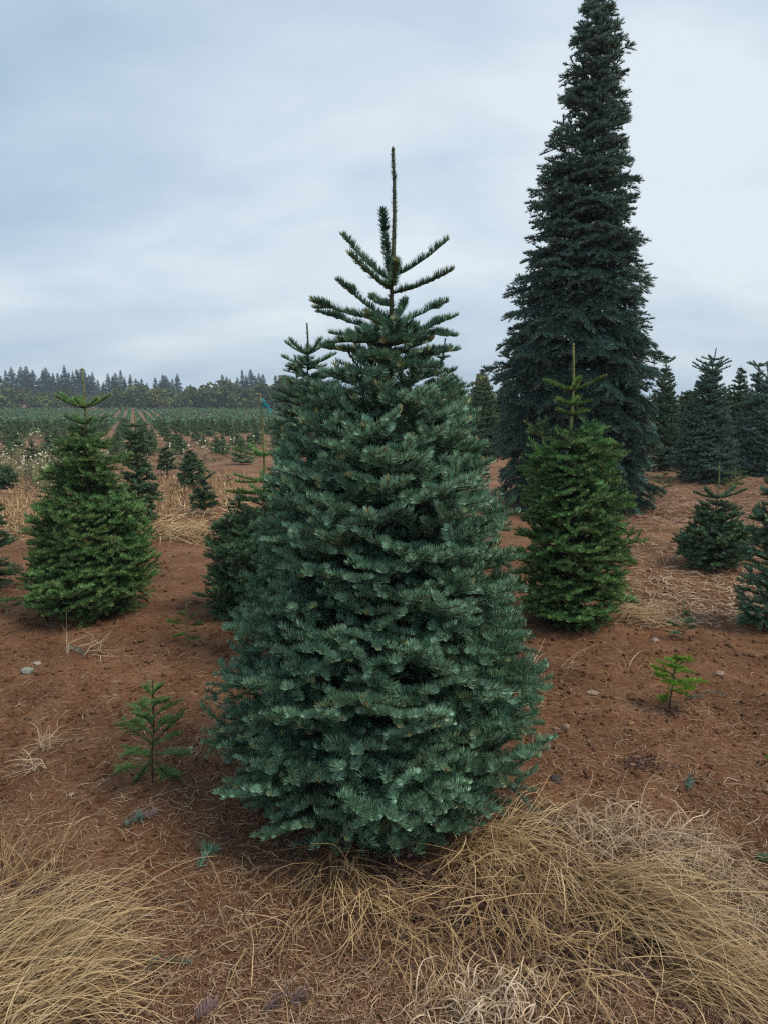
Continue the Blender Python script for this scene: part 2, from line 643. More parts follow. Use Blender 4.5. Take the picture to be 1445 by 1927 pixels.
def aim(d):
    """rx, rz that turn +Y into direction d"""
    d = unit(np.asarray(d, float))
    return math.asin(float(np.clip(d[2], -1, 1))), math.atan2(-d[0], d[1])


def plan(prof, nmax, gap, arc, rng, incl, back=1.0, wob=0.10, zmin=0.05, cy=None):
    """where branches go: (root height, azimuth, end radius, end height)"""
    zs = [p[0] for p in prof]
    rs = [p[1] for p in prof]
    out = []
    z = zs[0]
    off = rng.uniform(0, 6)
    while z < zs[-1] + 0.25 * gap:
        r_ = float(np.interp(z, zs, rs))
        n = max(9, int(round(2 * math.pi * r_ / arc)))
        off += 2.4
        for k in range(n):
            az = off + 2 * math.pi * (k + rng.uniform(-0.3, 0.3)) / n
            if math.cos(az) > 0.35 and rng.random() > back:      # away from the camera
                continue
            z2 = z + rng.uniform(-0.5, 0.5) * gap * 1.1
            r2 = float(np.interp(z2, zs, rs)) * (1 + rng.normal(0, wob))
            t = (z2 - zs[0]) / (zs[-1] - zs[0])
            inc = incl[0] + (incl[1] - incl[0]) * t + R(rng.normal(0, 7))
            zr = max(zmin, z2 - r2 * math.tan(inc))
            out.append((zr, az, r2, z2))
        z += gap * (0.55 + 0.7 * (r_ / max(rs)))
    return out


def fir(name, base, label, prof, style, mats, trunk_r, top, nmax=300, gap=0.11, arc=0.30, incl=(R(6), R(32)), lean=(0, 0), back=1.0, wob=0.10,
        curl=0.12, seed=1, group=None, cat='fir tree', rest=None, kw=None, nvar=4, trunkmat=None, axis=None):
    """a fir: trunk, up to nmax branch parts, anything beyond joined as foliage"""
    rng = np.random.default_rng(seed)
    t = thing(name, base, label, cat, group)
    zz = np.linspace(-0.06, top, 12)
    if axis:
        ax = lambda z: np.array([float(np.interp(z, [a_[0] for a_ in axis], [a_[1] for a_ in axis])), 0.0, z])
    else:
        ax = lambda z: np.array([lean[0] * z / top, lean[1] * z / top, z])
    P = np.array([ax(z) + (np.array([rng.normal(0, 0.004), rng.normal(0, 0.004), 0]) if 0 < z < top else 0) for z in zz])
    V, T = tube(P, trunk_r * (1 - np.clip(zz / top, 0, 1)) ** 0.8 + trunk_r * 0.10, 8)
    g = Geo()
    g.add(V, T)
    o = bpy.data.objects.new('trunk', g.mesh('trunk', [trunkmat or M['bark']], True))
    link(o, t)
    pl = plan(prof, nmax, gap, arc, rng, incl, back, wob)
    order = sorted(range(len(pl)), key=lambda i: math.cos(pl[i][1]))       # camera side first
    keep = set(order[:nmax])
    extra = Geo()
    for i, (zr, az, r2, z2) in enumerate(pl):
        root = ax(zr)
        end = ax(z2) + np.array([math.sin(az) * r2, math.cos(az) * r2, 0])
        d = end - root
        L = float(np.linalg.norm(d)) * rng.uniform(0.92, 1.02)
        if L < 0.05:
            continue
        rx, rz = aim(d)
        rx -= curl * 0.5
        ry = rng.normal(0, 0.28)
        sty = 'farsmall' if (style in ('far', 'tall') and L < 0.45) else style
        me, s = get_branch(L, sty, mats, curl, rng, nvar, **(kw or {}))
        if i in keep:
            add_branch(t, me, root, rx, ry, rz, s)
        elif rest is not None:
            key = (style, round(L, 1), 'rest', int(rng.integers(3)))
            if key not in BR:
                BR[key] = branch_geo(max(L, 0.1), rest, np.random.default_rng(int(L * 1000) + key[3]), curl).arrays()
            V, T, Mi, Cc = BR[key]
            mat = Matrix.Rotation(rz, 3, 'Z') @ Matrix.Rotation(ry, 3, 'Y') @ Matrix.Rotation(rx, 3, 'X')
            V2 = V @ np.array(mat).T + root
            extra.V.append(V2)
            extra.T.append(T + extra.n)
            extra.M.append(Mi)
            extra.C.append(Cc)
            extra.n += len(V2)
    if extra.n:
        o = bpy.data.objects.new('foliage', extra.mesh('foliage', mats))
        link(o, t)
        o['kind'] = 'stuff'
    print(name, len(pl), 'branches', sum(len(t_) for t_ in extra.T), 'joined triangles')
    return t, ax


def shoot_part(parent, p, q, style, mats, rng, name='branch', nn=None, r=None, tint=0.5, up=None, side=0, sweep=1.0, label=None, curl=0.05, ap=False):
    """one explicit branch from p to q (local to parent): needles all along, optional side shoots near its end"""
    p, q = np.asarray(p, float), np.asarray(q, float)
    st = dict(STYLE[style])
    if ap:
        st['nl'] *= 0.6
        st['press'] = 0.45
    g = Geo()
    L = float(np.linalg.norm(q - p))
    k = max(3, int(L / st['seg']))
    ts = np.linspace(0, 1, k + 1)
    d = unit(q - p)
    bow = np.array([0.018 * L if ap else 0, 0, -curl * L])
    pts = p + (q - p) * ts[:, None] + bow * (4 * ts * (1 - ts))[:, None]
    rr = (r or st['sr'] * 1.6)
    rad = rr * (1 - 0.45 * ts)
    V, T = tube(pts, rad, 5)
    g.add(V, T, 1)
    P, Q = list(pts[:-1]), list(pts[1:])
    if up is None:
        up = np.array([0, 0, 1.0]) if abs(d[2]) < 0.85 else np.array([0.0, -1.0, 0.2])
    S = unit(np.cross(d, up))
    for j in range(side):
        f_ = 0.80 - 0.60 * (j // 2) / max(1, (side + 1) // 2)
        a = np.array([np.interp(f_, ts, pts[:, c_]) for c_ in range(3)])
        sg = 1 if j % 2 else -1
        dd = unit(d * 0.75 + S * sg * 0.8 + rng.normal(0, 0.08, 3))
        b = a + dd * min(st['seg'], 0.45 * L) * rng.uniform(0.7, 1.1)
        stems(g, [a], [b], rr * 0.6, rr * 0.4)
        P.append(a)
        Q.append(b)
    P, Q = np.array(P), np.array(Q)
    ln = np.linalg.norm(Q - P, axis=1)
    tv = np.clip(tint + 0.1 * rng.normal(size=len(P)), 0, 1)
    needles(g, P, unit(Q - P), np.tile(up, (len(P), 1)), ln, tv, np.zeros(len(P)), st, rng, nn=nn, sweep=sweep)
    # bud at the tip
    V, T = tube([pts[-1], pts[-1] + d * rr * 0.9, pts[-1] + d * rr * 1.8], [rr * 0.56, rr * 0.72, rr * 0.3], 5)
    g.add(V, T, 1)
    o = bpy.data.objects.new(name, g.mesh(name, mats))
    link(o, parent)
    if label:
        o['label'] = label
    return o


# ------------------------------------------------------------------ the big fir in the middle
HY = 2.62
hb = at(702, 1502, HY)
hb[2] = float(gz(hb[0], hb[1]))
hero_prof = [(0.0, 0.37), (0.07, 0.49), (0.16, 0.59), (0.27, 0.65), (0.36, 0.65), (0.48, 0.625), (0.68, 0.580), (0.89, 0.515), (1.10, 0.462), (1.30, 0.420), (1.45, 0.36),
             (1.565, 0.295), (1.64, 0.225), (1.70, 0.175), (1.78, 0.135), (1.83, 0.09)]
node = at(735, 596, HY) - hb       # top of the dense crown
tipp = at(739, 285, HY) - hb
hero, hax = fir('noble_fir', hb, 'big blue green fir in the middle with a tall bare leader', hero_prof, 'fine', [M['noble'], M['twig']], 0.045, float(node[2]),
                nmax=300, gap=0.074, arc=0.132, incl=(R(5), R(30)), lean=(float(node[0]), 0.0), back=0.45, wob=0.05, seed=5, nvar=6, rest='fine', kw=dict(drychance=0.03))
rg = np.random.default_rng(21)
nm = [M['noble'], M['twig']]
# the bare leader and the whorls of the top, each where the photo has it (pixel, metres nearer or farther than the trunk)
def hp(px, py, dy=0.0):
    return at(px, py, HY + dy) - hb


shoot_part(hero, hp(736, 606), hp(737, 520), 'fine', nm, rg, 'stem', nn=90, r=0.010, tint=0.3)
shoot_part(hero, hp(737, 522), tipp, 'fine', [M['noble'], M['greystem']], rg, 'leader', nn=150, r=0.0088, tint=0.25, sweep=0.0, label='long nearly bare leader', curl=0.0, ap=True)
for (a, b, s) in [((736, 530, 0), (646, 444, 0.10), 0), ((736, 545, 0), (660, 478, -0.14), 0), ((734, 520, 0), (720, 396, 0.10), 0), ((738, 522, 0), (841, 452, 0.02), 0),
                  ((738, 552, 0), (849, 508, -0.06), 0), ((736, 540, 0), (745, 492, -0.20), 0),
                  # next whorl
                  ((735, 600, 0), (596, 569, -0.03), 2), ((735, 604, 0), (652, 540, 0.06), 2), ((735, 610, 0), (828, 570, 0.05), 2), ((735, 615, 0), (840, 628, -0.05), 2),
                  ((734, 612, 0), (690, 590, -0.26), 2), ((735, 612, 0), (762, 566, 0.18), 0), ((735, 620, 0), (618, 590, 0.12), 2), ((735, 575, 0), (700, 560, 0.15), 0),
                  ((735, 630, 0), (770, 640, -0.28), 2), ((734, 636, 0), (640, 640, -0.16), 2), ((736, 640, 0), (835, 600, 0.14), 2),
                  ((735, 660, 0), (606, 652, -0.02), 3), ((735, 665, 0), (700, 668, -0.26), 3), ((735, 660, 0), (842, 660, -0.10), 3), ((735, 655, 0), (655, 625, 0.2), 3),
                  ((735, 672, 0), (790, 690, -0.25), 3), ((735, 650, 0), (800, 620, 0.2), 3), ((735, 690, 0), (640, 700, -0.22), 3)]:
    shoot_part(hero, hp(*a), hp(*b), 'fine', nm, rg, nn=230 if s == 0 else 180, r=0.0042, tint=float(rg.uniform(0.25, 0.5)), side=s)

# ------------------------------------------------------------------ firs of the middle distance
def topknot(parent, ax, z0, z1, style, mats, rng, whorls, stemmat, r=0.010, leadr=None, bend=0.0, nn_lead=40):
    """bare stem above the crown with its few whorls of short branches: whorls = (height, count, length, rise)"""
    b0, b1 = ax(z0), ax(z1) + np.array([bend, 0, 0])
    shoot_part(parent, b0, b1, style, [mats[0], stemmat], rng, 'leader', nn=nn_lead, r=leadr or r, tint=0.6, sweep=0.0, curl=0.0, ap=True)
    for (z, n, l, rise) in whorls:
        off = rng.uniform(0, 6)
        p = b0 + (b1 - b0) * (z - z0) / (z1 - z0)
        for k in range(n):
            az = off + 2 * math.pi * k / n + rng.uniform(-0.25, 0.25)
            ll = l * rng.uniform(0.8, 1.15)
            q = p + np.array([math.sin(az) * ll, math.cos(az) * ll, rise * ll + rng.uniform(-0.1, 0.1) * ll])
            shoot_part(parent, p, q, style, mats, rng, side=0, tint=float(rng.uniform(0.55, 0.8)), r=r * 0.45, nn=int(STYLE[style]['nn'] * 2.0))


def px_prof(x0, ybase_rows, Y, zb):
    """crown profile from photo rows (y, left, right) at Y metres ahead"""
    out = []
    for (py, l, r_) in ybase_rows:
        a, b = at(l, py, Y), at(r_, py, Y)
        out.append((float(a[2] - zb), float((b[0] - a[0]) / 2)))
    return sorted(out)


def stand(px, py, ry=0.0):
    p = ground(px, py)
    return p


# left fir with a stem and two whorls above the crown
b = ground(178, 1150)
LY = b[1]
prof = px_prof(170, [(1175, 80, 270), (1130, 45, 305), (1080, 40, 305), (1020, 60, 290), (960, 75, 280), (925, 95, 255), (905, 130, 225), (885, 85, 235), (855, 100, 230), (825, 115, 215), (812, 140, 190)], LY, b[2])
prof[0] = (0.05, prof[0][1])
gm = [M['green'], M['twig']]
rg = np.random.default_rng(3)
topz = float(at(160, 815, LY)[2] - b[2])
t, ax = fir('green_fir', b, 'mid green waisted fir on the left with two whorls on its bare stem', prof, 'mid', gm, 0.035, topz, nmax=300, gap=0.08, arc=0.185, incl=(R(4), R(12)),
            lean=(float(at(161, 815, LY)[0] - b[0]), 0), back=0.5, seed=8)
topknot(t, ax, topz - 0.02, float(at(160, 697, LY)[2] - b[2]), 'mid', gm, rg, [(float(at(160, 768, LY)[2] - b[2]), 7, 0.19, 0.42), (float(at(160, 798, LY)[2] - b[2]), 4, 0.17, 0.30)], M['greenstem'])

# right fir in front of the tall one
b = ground(1080, 1165)
RY_ = b[1]
prof = px_prof(1080, [(1190, 1010, 1160), (1150, 965, 1185), (1090, 960, 1185), (1020, 962, 1178), (960, 965, 1170), (900, 975, 1160), (860, 978, 1158), (830, 985, 1152), (812, 988, 1150)], RY_, b[2])
prof[0] = (0.05, prof[0][1])
topz = float(at(1072, 815, RY_)[2] - b[2])
t, ax = fir('green_fir', b, 'mid green flat topped fir on the right in front of the tall fir', prof, 'mid', gm, 0.035, topz, nmax=300, gap=0.08, arc=0.18, incl=(R(2), R(6)),
            lean=(float(at(1072, 815, RY_)[0] - b[0]), 0), back=0.5, seed=9)
h = lambda y: float(at(1075, y, RY_)[2] - b[2])
topknot(t, ax, topz - 0.02, h(652), 'mid', [M['spring'], M['twig']], rg, [(h(735), 5, 0.19, 0.38), (h(762), 5, 0.14, 0.25), (h(782), 4, 0.15, 0.2)], M['greenstem'], r=0.012, bend=0.035)

# tall dark fir
b = ground(1085, 955)
TY = b[1]
prof = px_prof(1090, [(990, 990, 1185), (930, 935, 1215), (860, 915, 1235), (780, 915, 1245), (700, 920, 1240), (640, 925, 1235), (600, 928, 1235), (540, 955, 1220), (450, 980, 1208), (400, 998, 1203), (300, 1010, 1195), (270, 1030, 1188),
                      (200, 1050, 1190), (100, 1062, 1185), (40, 1080, 1165), (0, 1095, 1155), (-40, 1110, 1140)], TY, b[2])
prof = [(z_, r_ * (0.95 if z_ < 4 else 0.93)) for z_, r_ in prof]
prof[0] = (0.15, prof[0][1])
bm = [M['blue'], M['twig']]
topz = float(at(1123, -45, TY)[2] - b[2])
t, ax = fir('tall_fir', b, 'very tall dark blue green fir reaching the top of the photo', prof, 'tall', bm, 0.13, topz, nmax=300, gap=0.15, arc=0.34, incl=(R(2), R(22)),
            axis=[(0, 0)] + [(float(at(x_, y_, TY)[2] - b[2]), float(at(x_, y_, TY)[0] - b[0])) for (x_, y_) in ((1083, 700), (1084, 560), (1094, 450), (1102, 300), (1116, 200), (1122, 100), (1124, -45))], back=0.4, wob=0.10, seed=12, rest='tallrest', curl=-0.45)

# fir half hidden behind the big one, with the teal ribbon
b = ground(505, 1150)
GY = b[1]
prof = px_prof(500, [(1180, 400, 620), (1130, 372, 640), (1060, 385, 630), (1000, 400, 610), (960, 415, 590), (930, 440, 560)], GY, b[2])
prof[0] = (0.05, prof[0][1])
topz = float(at(497, 930, GY)[2] - b[2])
dm = [M['deep'], M['twig']]
t, ax = fir('green_fir', b, 'dark green fir half hidden behind the big fir with a teal ribbon on its leader', prof, 'mid', dm, 0.03, topz, nmax=260, gap=0.085, arc=0.18, incl=(R(6), R(24)),
            lean=(float(at(497, 930, GY)[0] - b[0]), 0), back=0.5, seed=14)
h = lambda y: float(at(497, y, GY)[2] - b[2])
topknot(t, ax, topz - 0.02, h(745), 'mid', [M['green'], M['twig']], rg, [(h(858), 5, 0.20, 0.25), (h(905), 6, 0.24, 0.10), (h(928), 6, 0.26, 0.15)], M['greenstem'], r=0.009)


def ribbon():
    c = at(497.5, 763, GY)
    m, t_, b_ = pmat('teal_ribbon', 0.35, 0.5)
    b_.inputs['Base Color'].default_value = (0.0, 0.22, 0.24, 1)
    g = Geo()
    rg_ = np.random.default_rng(2)
    a = np.linspace(0, 2 * np.pi, 13)
    for k in range(2):
        ring = np.stack([0.014 * np.cos(a), 0.014 * np.sin(a), 0.003 * np.sin(a * 2) + k * 0.012], 1)
        V = np.stack([ring - [0, 0, 0.007], ring + [0, 0, 0.007]], 1).reshape(-1, 3)
        T = []
        for i in range(12):
            T += [(2 * i, 2 * i + 2, 2 * i + 3), (2 * i, 2 * i + 3, 2 * i + 1)]
        g.add(V, T)
    V, T = tube([(0.008, -0.014, -0.006), (0.012, -0.018, 0.002), (0.014, -0.02, 0.012)], [0.006, 0.011, 0.005], 6)
    g.add(V, T)
    for (dx, dy, dz, w) in ((0.05, -0.01, -0.035, 0.010), (0.035, -0.03, -0.055, 0.009), (-0.02, -0.02, 0.055, 0.008)):
        s = np.linspace(0, 1, 7)
        mid = np.stack([0.012 + dx * s + 0.008 * np.sin(s * 6), -0.018 + dy * s, dz * s + 0.012 * np.sin(s * 4)], 1)
        V = np.stack([mid - [0, w * 0.3, w], mid + [0, w * 0.3, w]], 1).reshape(-1, 3)
        T = []
        for i in range(6):
            T += [(2 * i, 2 * i + 2, 2 * i + 3), (2 * i, 2 * i + 3, 2 * i + 1)]
        g.add(V, T)
    o = bpy.data.objects.new('marking_ribbon', g.mesh('marking_ribbon', [m]))
    o.location = tuple(c)
    link(o)
    tag(o, 'teal plastic ribbon knotted round a thin fir leader', 'ribbon')


ribbon()

# two firs just behind the big one, one showing each side of its neck
def behind(px, py_top, Y, rows, label, mats, seed, whorls, bend=0.0, style='mid', n=260, lead=0.007):
    p = at(px, 900, Y)
    bb = np.array([p[0], Y, float(gz(p[0], Y))])
    pr = px_prof(px, rows, Y, bb[2])
    pr[0] = (0.06, pr[0][1])
    tz = pr[-1][0]
    t_, ax_ = fir('blue_green_fir', bb, label, pr, style, mats, 0.03, tz, nmax=n, gap=0.085, arc=0.17, incl=(R(6), R(16)), back=0.4, seed=seed)
    hh = lambda y: float(at(px, y, Y)[2] - bb[2])
    topknot(t_, ax_, tz - 0.03, hh(py_top), style, mats, np.random.default_rng(seed), [(hh(w[0]), *w[1:]) for w in whorls], M['darkstem'], r=lead, bend=bend)


behind(583, 612, 4.0, [(1250, 510, 690), (1150, 505, 680), (1000, 495, 675), (900, 503, 665), (800, 520, 650), (740, 522, 650), (700, 538, 632), (680, 552, 616)],
       'blue green fir behind the left shoulder of the big fir with a thin dark leader', [M['noble'], M['twig']], 31, [(668, 5, 0.12, 0.55), (688, 5, 0.15, 0.3)])
behind(827, 640, 4.2, [(1200, 760, 940), (1000, 765, 935), (850, 770, 915), (760, 780, 895), (700, 795, 865), (672, 812, 845)],
       'fir behind the right shoulder of the big fir with only its top showing', [M['noble'], M['twig']], 32, [(664, 3, 0.07, 0.5)], bend=0.02)

# young firs with clear outlines
def young(px, py_base, rows, label, mats, seed, style, top=None, whorls=(), n=200, gap=0.075, arc=0.16, incl=(R(4), R(30)), name='young_fir', trunk=0.02, group=None, wob=0.12, leadr=0.006, stem=None, bend=0.0, back=0.5, curl=0.12):
    bb = ground(px, py_base)
    Y = bb[1]
    pr = px_prof(px, rows, Y, bb[2])
    tz = pr[-1][0]
    t_, ax_ = fir(name, bb, label, pr, style, mats, trunk, tz + 0.02, nmax=n, gap=gap, arc=arc, incl=incl, back=back, seed=seed, wob=wob, group=group, curl=curl)
    if top:
        hh = lambda y: float(at(px, y, Y)[2] - bb[2])
        topknot(t_, ax_, tz - 0.02, hh(top), style, mats, np.random.default_rng(seed), [(hh(w[0]), *w[1:]) for w in whorls], stem or M['greenstem'], r=leadr, bend=bend)
    return t_, bb


young(1338, 1068, [(1050, 1275, 1395), (1020, 1265, 1405), (990, 1285, 1395), (965, 1300, 1385), (945, 1315, 1370)], 'young fir with a thin upright leader on the bare soil at right', [M['deep'], M['twig']], 41, 'midfar', 872,
      [(938, 5, 0.26, 0.35)], leadr=0.008)
young(1440, 1180, [(1165, 1390, 1490), (1120, 1380, 1500), (1060, 1385, 1500), (1000, 1392, 1490), (940, 1405, 1475), (880, 1420, 1460)], 'blue green fir cut off by the right edge of the photo', [M['noble'], M['twig']], 42, 'mid')
young(-8, 1105, [(1095, -50, 25), (1050, -55, 27), (1000, -50, 22), (950, -35, 12), (930, -20, 5)], 'dark green fir cut off by the left edge of the photo', [M['deep'], M['twig']], 43, 'mid')
young(265, 985, [(975, 235, 300), (940, 230, 303), (900, 235, 298), (870, 240, 292), (840, 245, 283), (812, 250, 278)], 'slim green fir with a thin leader standing behind the waisted left fir', [M['deep'], M['twig']], 44, 'midfar', 778,
      [(803, 5, 0.17, 0.15), (818, 4, 0.15, 0.2)], leadr=0.009)
young(363, 918, [(905, 335, 393), (885, 338, 388), (865, 345, 380), (848, 356, 370)], 'dark bushy young fir in the tan grass beside a smaller one', [M['deep'], M['twig']], 45, 'midfar')
young(387, 968, [(950, 360, 415), (935, 362, 412), (918, 370, 402), (905, 380, 394)], 'small dark fir with a crooked top in front of the bushy young fir', [M['deep'], M['twig']], 46, 'midfar', 872, [(905, 4, 0.13, 0.6)], leadr=0.006)
young(316, 893, [(882, 298, 336), (868, 300, 334), (850, 304, 330), (840, 312, 322)], 'small dark fir at the field edge left of the bushy young fir', [M['deep'], M['twig']], 47, 'midfar', n=120)
young(8, 918, [(910, -22, 35), (895, -20, 36), (882, -8, 25)], 'low spreading young fir at the left edge behind tan grass', [M['deep'], M['twig']], 48, 'midfar', n=120)
young(1322, 905, [(897, 1262, 1378), (870, 1260, 1380), (820, 1270, 1370), (770, 1282, 1358), (725, 1295, 1348), (702, 1304, 1340)], 'broad noble fir with a crooked dark leader on the right', bm, 51, 'far', 657,
      [(690, 7, 0.28, 0.35), (678, 5, 0.22, 0.2), (700, 7, 0.35, 0.4)], n=300, gap=0.115, arc=0.24, trunk=0.05, stem=M['darkstem'], leadr=0.014, bend=0.06, name='noble_fir')
young(1432, 893, [(885, 1370, 1500), (840, 1372, 1498), (790, 1380, 1490), (740, 1392, 1475), (722, 1405, 1460)], 'dark bluish fir with a forked top at the right edge', bm, 52, 'far', 688,
      [(715, 6, 0.4, 0.9), (722, 6, 0.4, 0.4)], n=300, gap=0.115, arc=0.25, trunk=0.05, stem=M['darkstem'], leadr=0.014, name='noble_fir')
young(1378, 880, [(870, 1345, 1411), (800, 1352, 1404), (750, 1358, 1398), (720, 1364, 1392), (700, 1370, 1386), (688, 1376, 1380)], 'narrow pointed green fir behind between two broad firs', [M['deep'], M['twig']], 53, 'far', n=280, gap=0.11, arc=0.20, name='noble_fir', trunk=0.03)
young(1411, 880, [(870, 1385, 1437), (800, 1390, 1432), (750, 1394, 1428), (700, 1401, 1421)], 'narrow green fir behind with a round tuft on its top', [M['deep'], M['twig']], 54, 'far', 684, [(690, 7, 0.22, 0.3)], n=280, gap=0.11, arc=0.20, name='noble_fir', trunk=0.03)
young(1240, 885, [(878, 1200, 1264), (820, 1200, 1266), (760, 1208, 1262), (710, 1220, 1254), (690, 1232, 1244)], 'mid green fir rising behind the right side of the tall fir', [M['deep'], M['twig']], 55, 'far', 670, [(684, 5, 0.2, 0.6)], n=300, gap=0.11, arc=0.20, name='noble_fir', trunk=0.035)
young(1290, 868, [(862, 1262, 1320), (820, 1264, 1316), (770, 1268, 1312), (735, 1276, 1304)], 'green fir showing behind the left side of the broad noble fir', [M['deep'], M['twig']], 56, 'far', n=280, gap=0.11, arc=0.20, name='noble_fir', trunk=0.03)
young(905, 860, [(850, 868, 950), (800, 872, 945), (760, 880, 935), (728, 890, 920), (715, 898, 912)], 'green fir seen between the big fir and the tall fir', [M['deep'], M['twig']], 57, 'far', n=280, gap=0.11, arc=0.20, name='noble_fir', trunk=0.03)
young(948, 855, [(845, 915, 985), (790, 920, 980), (740, 930, 970), (712, 940, 955)], 'green fir close behind the left side of the tall fir', [M['deep'], M['twig']], 58, 'far', n=280, gap=0.11, arc=0.20, name='noble_fir', trunk=0.03)

# far firs receding on the right, behind the named ones
for i, (px, py, hw, yt) in enumerate([(1275, 840, 22, 742), (1300, 835, 24, 735), (1335, 838, 26, 722), (1362, 835, 24, 726), (1395, 836, 24, 722), (1425, 838, 26, 716), (1458, 840, 26, 712), (1256, 836, 20, 738),
                                      (1180, 838, 26, 730), (1130, 838, 26, 735), (1050, 838, 26, 730), (985, 838, 26, 728), (860, 838, 26, 735), (820, 840, 26, 740)]):
    young(px, py, [(py - 5, px - hw, px + hw), ((py + yt) / 2, px - hw * 0.75, px + hw * 0.75), (yt, px - 3, px + 3)], 'far green fir in the wood of farm firs on the right', [M['deep'], M['twig']], 70 + i % 3, 'far', n=200, gap=0.17, arc=0.24,
          name='far_fir', group='far farm firs on the right', trunk=0.035)

# ------------------------------------------------------------------ seedlings
def seedling(px, py, top, branches, label, mats, seed, stem, side=2, style='small', r=0.004, lean_px=0):
    bb = ground(px, py)
    Y = bb[1]
    rng = np.random.default_rng(seed)
    t_ = thing('fir_seedling', bb, label, 'seedling')
    tp = at(px + lean_px, top, Y) - bb
    P = np.linspace(np.array([0, 0, -0.02]), tp, 7)
    P[1:-1] += rng.normal(0, 0.002, (5, 3))
    V, T = tube(P, np.linspace(r, r * 0.5, 7), 6)
    g = Geo()
    g.add(V, T)
    o = bpy.data.objects.new('stem', g.mesh('stem', [stem], True))
    link(o, t_)
    # needles on the upper stem
    shoot_part(t_, tp * 0.72, tp, style, mats, rng, 'leader', nn=40, r=r * 0.55, tint=0.7, sweep=0.0, curl=0)
    for (dx, y0, dy, dd) in branches:
        f = (py - y0) / (py - top)
        p = tp * f
        q = at(px + lean_px * f + dx, y0 + dy, Y + dd) - bb
        shoot_part(t_, p, q, style, mats, rng, side=side + 4 if side else 0, tint=float(rng.uniform(0.3, 0.8)), r=r * 0.45, curl=-0.04)
    return t_


seedling(288, 1475, 1280, [(-65, 1400, -40, 0.03), (60, 1400, -55, 0.02), (-70, 1440, 10, -0.03), (30, 1430, 35, -0.08), (-40, 1360, -30, -0.05), (45, 1350, -25, -0.05), (70, 1420, 0, 0.08), (-30, 1430, 40, 0.04), (-25, 1340, -18, 0.06),
                           (25, 1330, -12, 0.06), (-55, 1415, 5, 0.1), (50, 1445, 20, 0.02), (-35, 1385, -30, 0.1), (38, 1380, -30, 0.1), (-48, 1425, -14, -0.1), (50, 1405, -22, -0.1), (-15, 1310, -18, 0.02), (16, 1308, -18, -0.02), (18, 1330, -10, -0.08), (-20, 1365, -20, -0.08)],
         'spindly dark green seedling with a bright tip left of the big fir', [M['green'], M['darkstem']], 61, M['darkstem'], side=3)
seedling(1258, 1332, 1232, [(-32, 1285, -18, 0.02), (35, 1285, 8, 0), (-28, 1260, -12, -0.03), (30, 1255, -15, -0.02), (10, 1250, -12, -0.08), (-12, 1250, -10, 0.06), (62, 1290, -8, 0.03), (20, 1275, 14, -0.07), (-20, 1300, 18, -0.02), (-24, 1275, -4, 0.08), (26, 1268, -6, 0.09), (-8, 1280, 8, -0.11), (-40, 1270, -14, 0.0), (40, 1300, -4, -0.06), (18, 1300, 6, 0.07), (4, 1262, -8, -0.1), (25, 1242, 2, 0.04), (-16, 1310, 10, 0.0)],
         'bright yellow green seedling on bare soil right of the firs', [M['bright'], M['darkstem']], 62, M['darkstem'], side=3, lean_px=14, r=0.0045)
seedling(352, 1212, 1133, [(-34, 1175, -4, -0.03), (28, 1180, -6, 0.02), (-20, 1195, 2, 0.06), (22, 1200, 2, -0.05), (-14, 1160, -6, 0.03), (14, 1165, -6, 0.0)],
         'thin pale green seedling beside the fir with the ribbon', [M['spring'], M['greenstem']], 63, M['greenstem'], r=0.004)
seedling(1284, 1205, 1130, [(-28, 1185, -14, 0.02), (24, 1188, -8, -0.02), (-20, 1195, -4, 0.08), (18, 1180, -14, 0.05), (10, 1160, -8, -0.05)],
         'greyish green seedling beside the tan grass tuft on the right', [M['deep'], M['greenstem']], 64, M['greenstem'], r=0.004)
seedling(1247, 935, 890, [(-16, 912, -5, 0), (17, 910, -6, 0), (-14, 900, -3, 0.2), (16, 918, -3, -0.2), (8, 896, -4, -0.1)], 'light green seedling just right of the tall fir foot', [M['spring'], M['greenstem']], 65, M['greenstem'], style='mid', r=0.01)
seedling(1383, 922, 880, [(-20, 908, -6, 0), (20, 906, -8, 0), (-16, 896, -6, 0.2), (14, 894, -6, -0.2), (10, 914, -3, -0.3), (-10, 915, -3, 0.3)], 'light green seedling at the foot of the broad noble fir', [M['spring'], M['greenstem']], 66, M['greenstem'], style='mid', r=0.01)
seedling(1229, 960, 905, [(-7, 935, -3, 0), (8, 930, -4, 0)], 'thin sparse seedling stem left of the light green seedling', [M['spring'], M['greenstem']], 67, M['greenstem'], style='mid', r=0.006, side=0)
seedling(14, 1158, 1118, [(-28, 1145, -8, 0), (26, 1143, -6, 0.02), (-18, 1135, -6, 0.1), (20, 1132, -4, -0.1)], 'low light green seedling at the left edge', [M['spring'], M['greenstem']], 68, M['greenstem'], r=0.004)
seedling(1450, 1437, 1412, [(-6, 1430, -2, 0), (5, 1430, -2, 0.02)], 'tiny bright green sprout at the right edge', [M['bright'], M['greenstem']], 69, M['greenstem'], r=0.003)
seedling(1448, 1622, 1608, [(-22, 1618, -1, 0), (-16, 1616, -4, 0.05), (10, 1618, -3, -0.04)], 'dark green sprout at the right edge above the grass', [M['deep'], M['greenstem']], 70, M['greenstem'], r=0.003)
seedling(428, 915, 893, [(-9, 908, -3, 0), (9, 906, -3, 0), (6, 899, -3, 0.1)], 'tiny seedling in the tan grass left of the ribbon fir', [M['deep'], M['greenstem']], 71, M['greenstem'], style='mid', r=0.006, side=0)

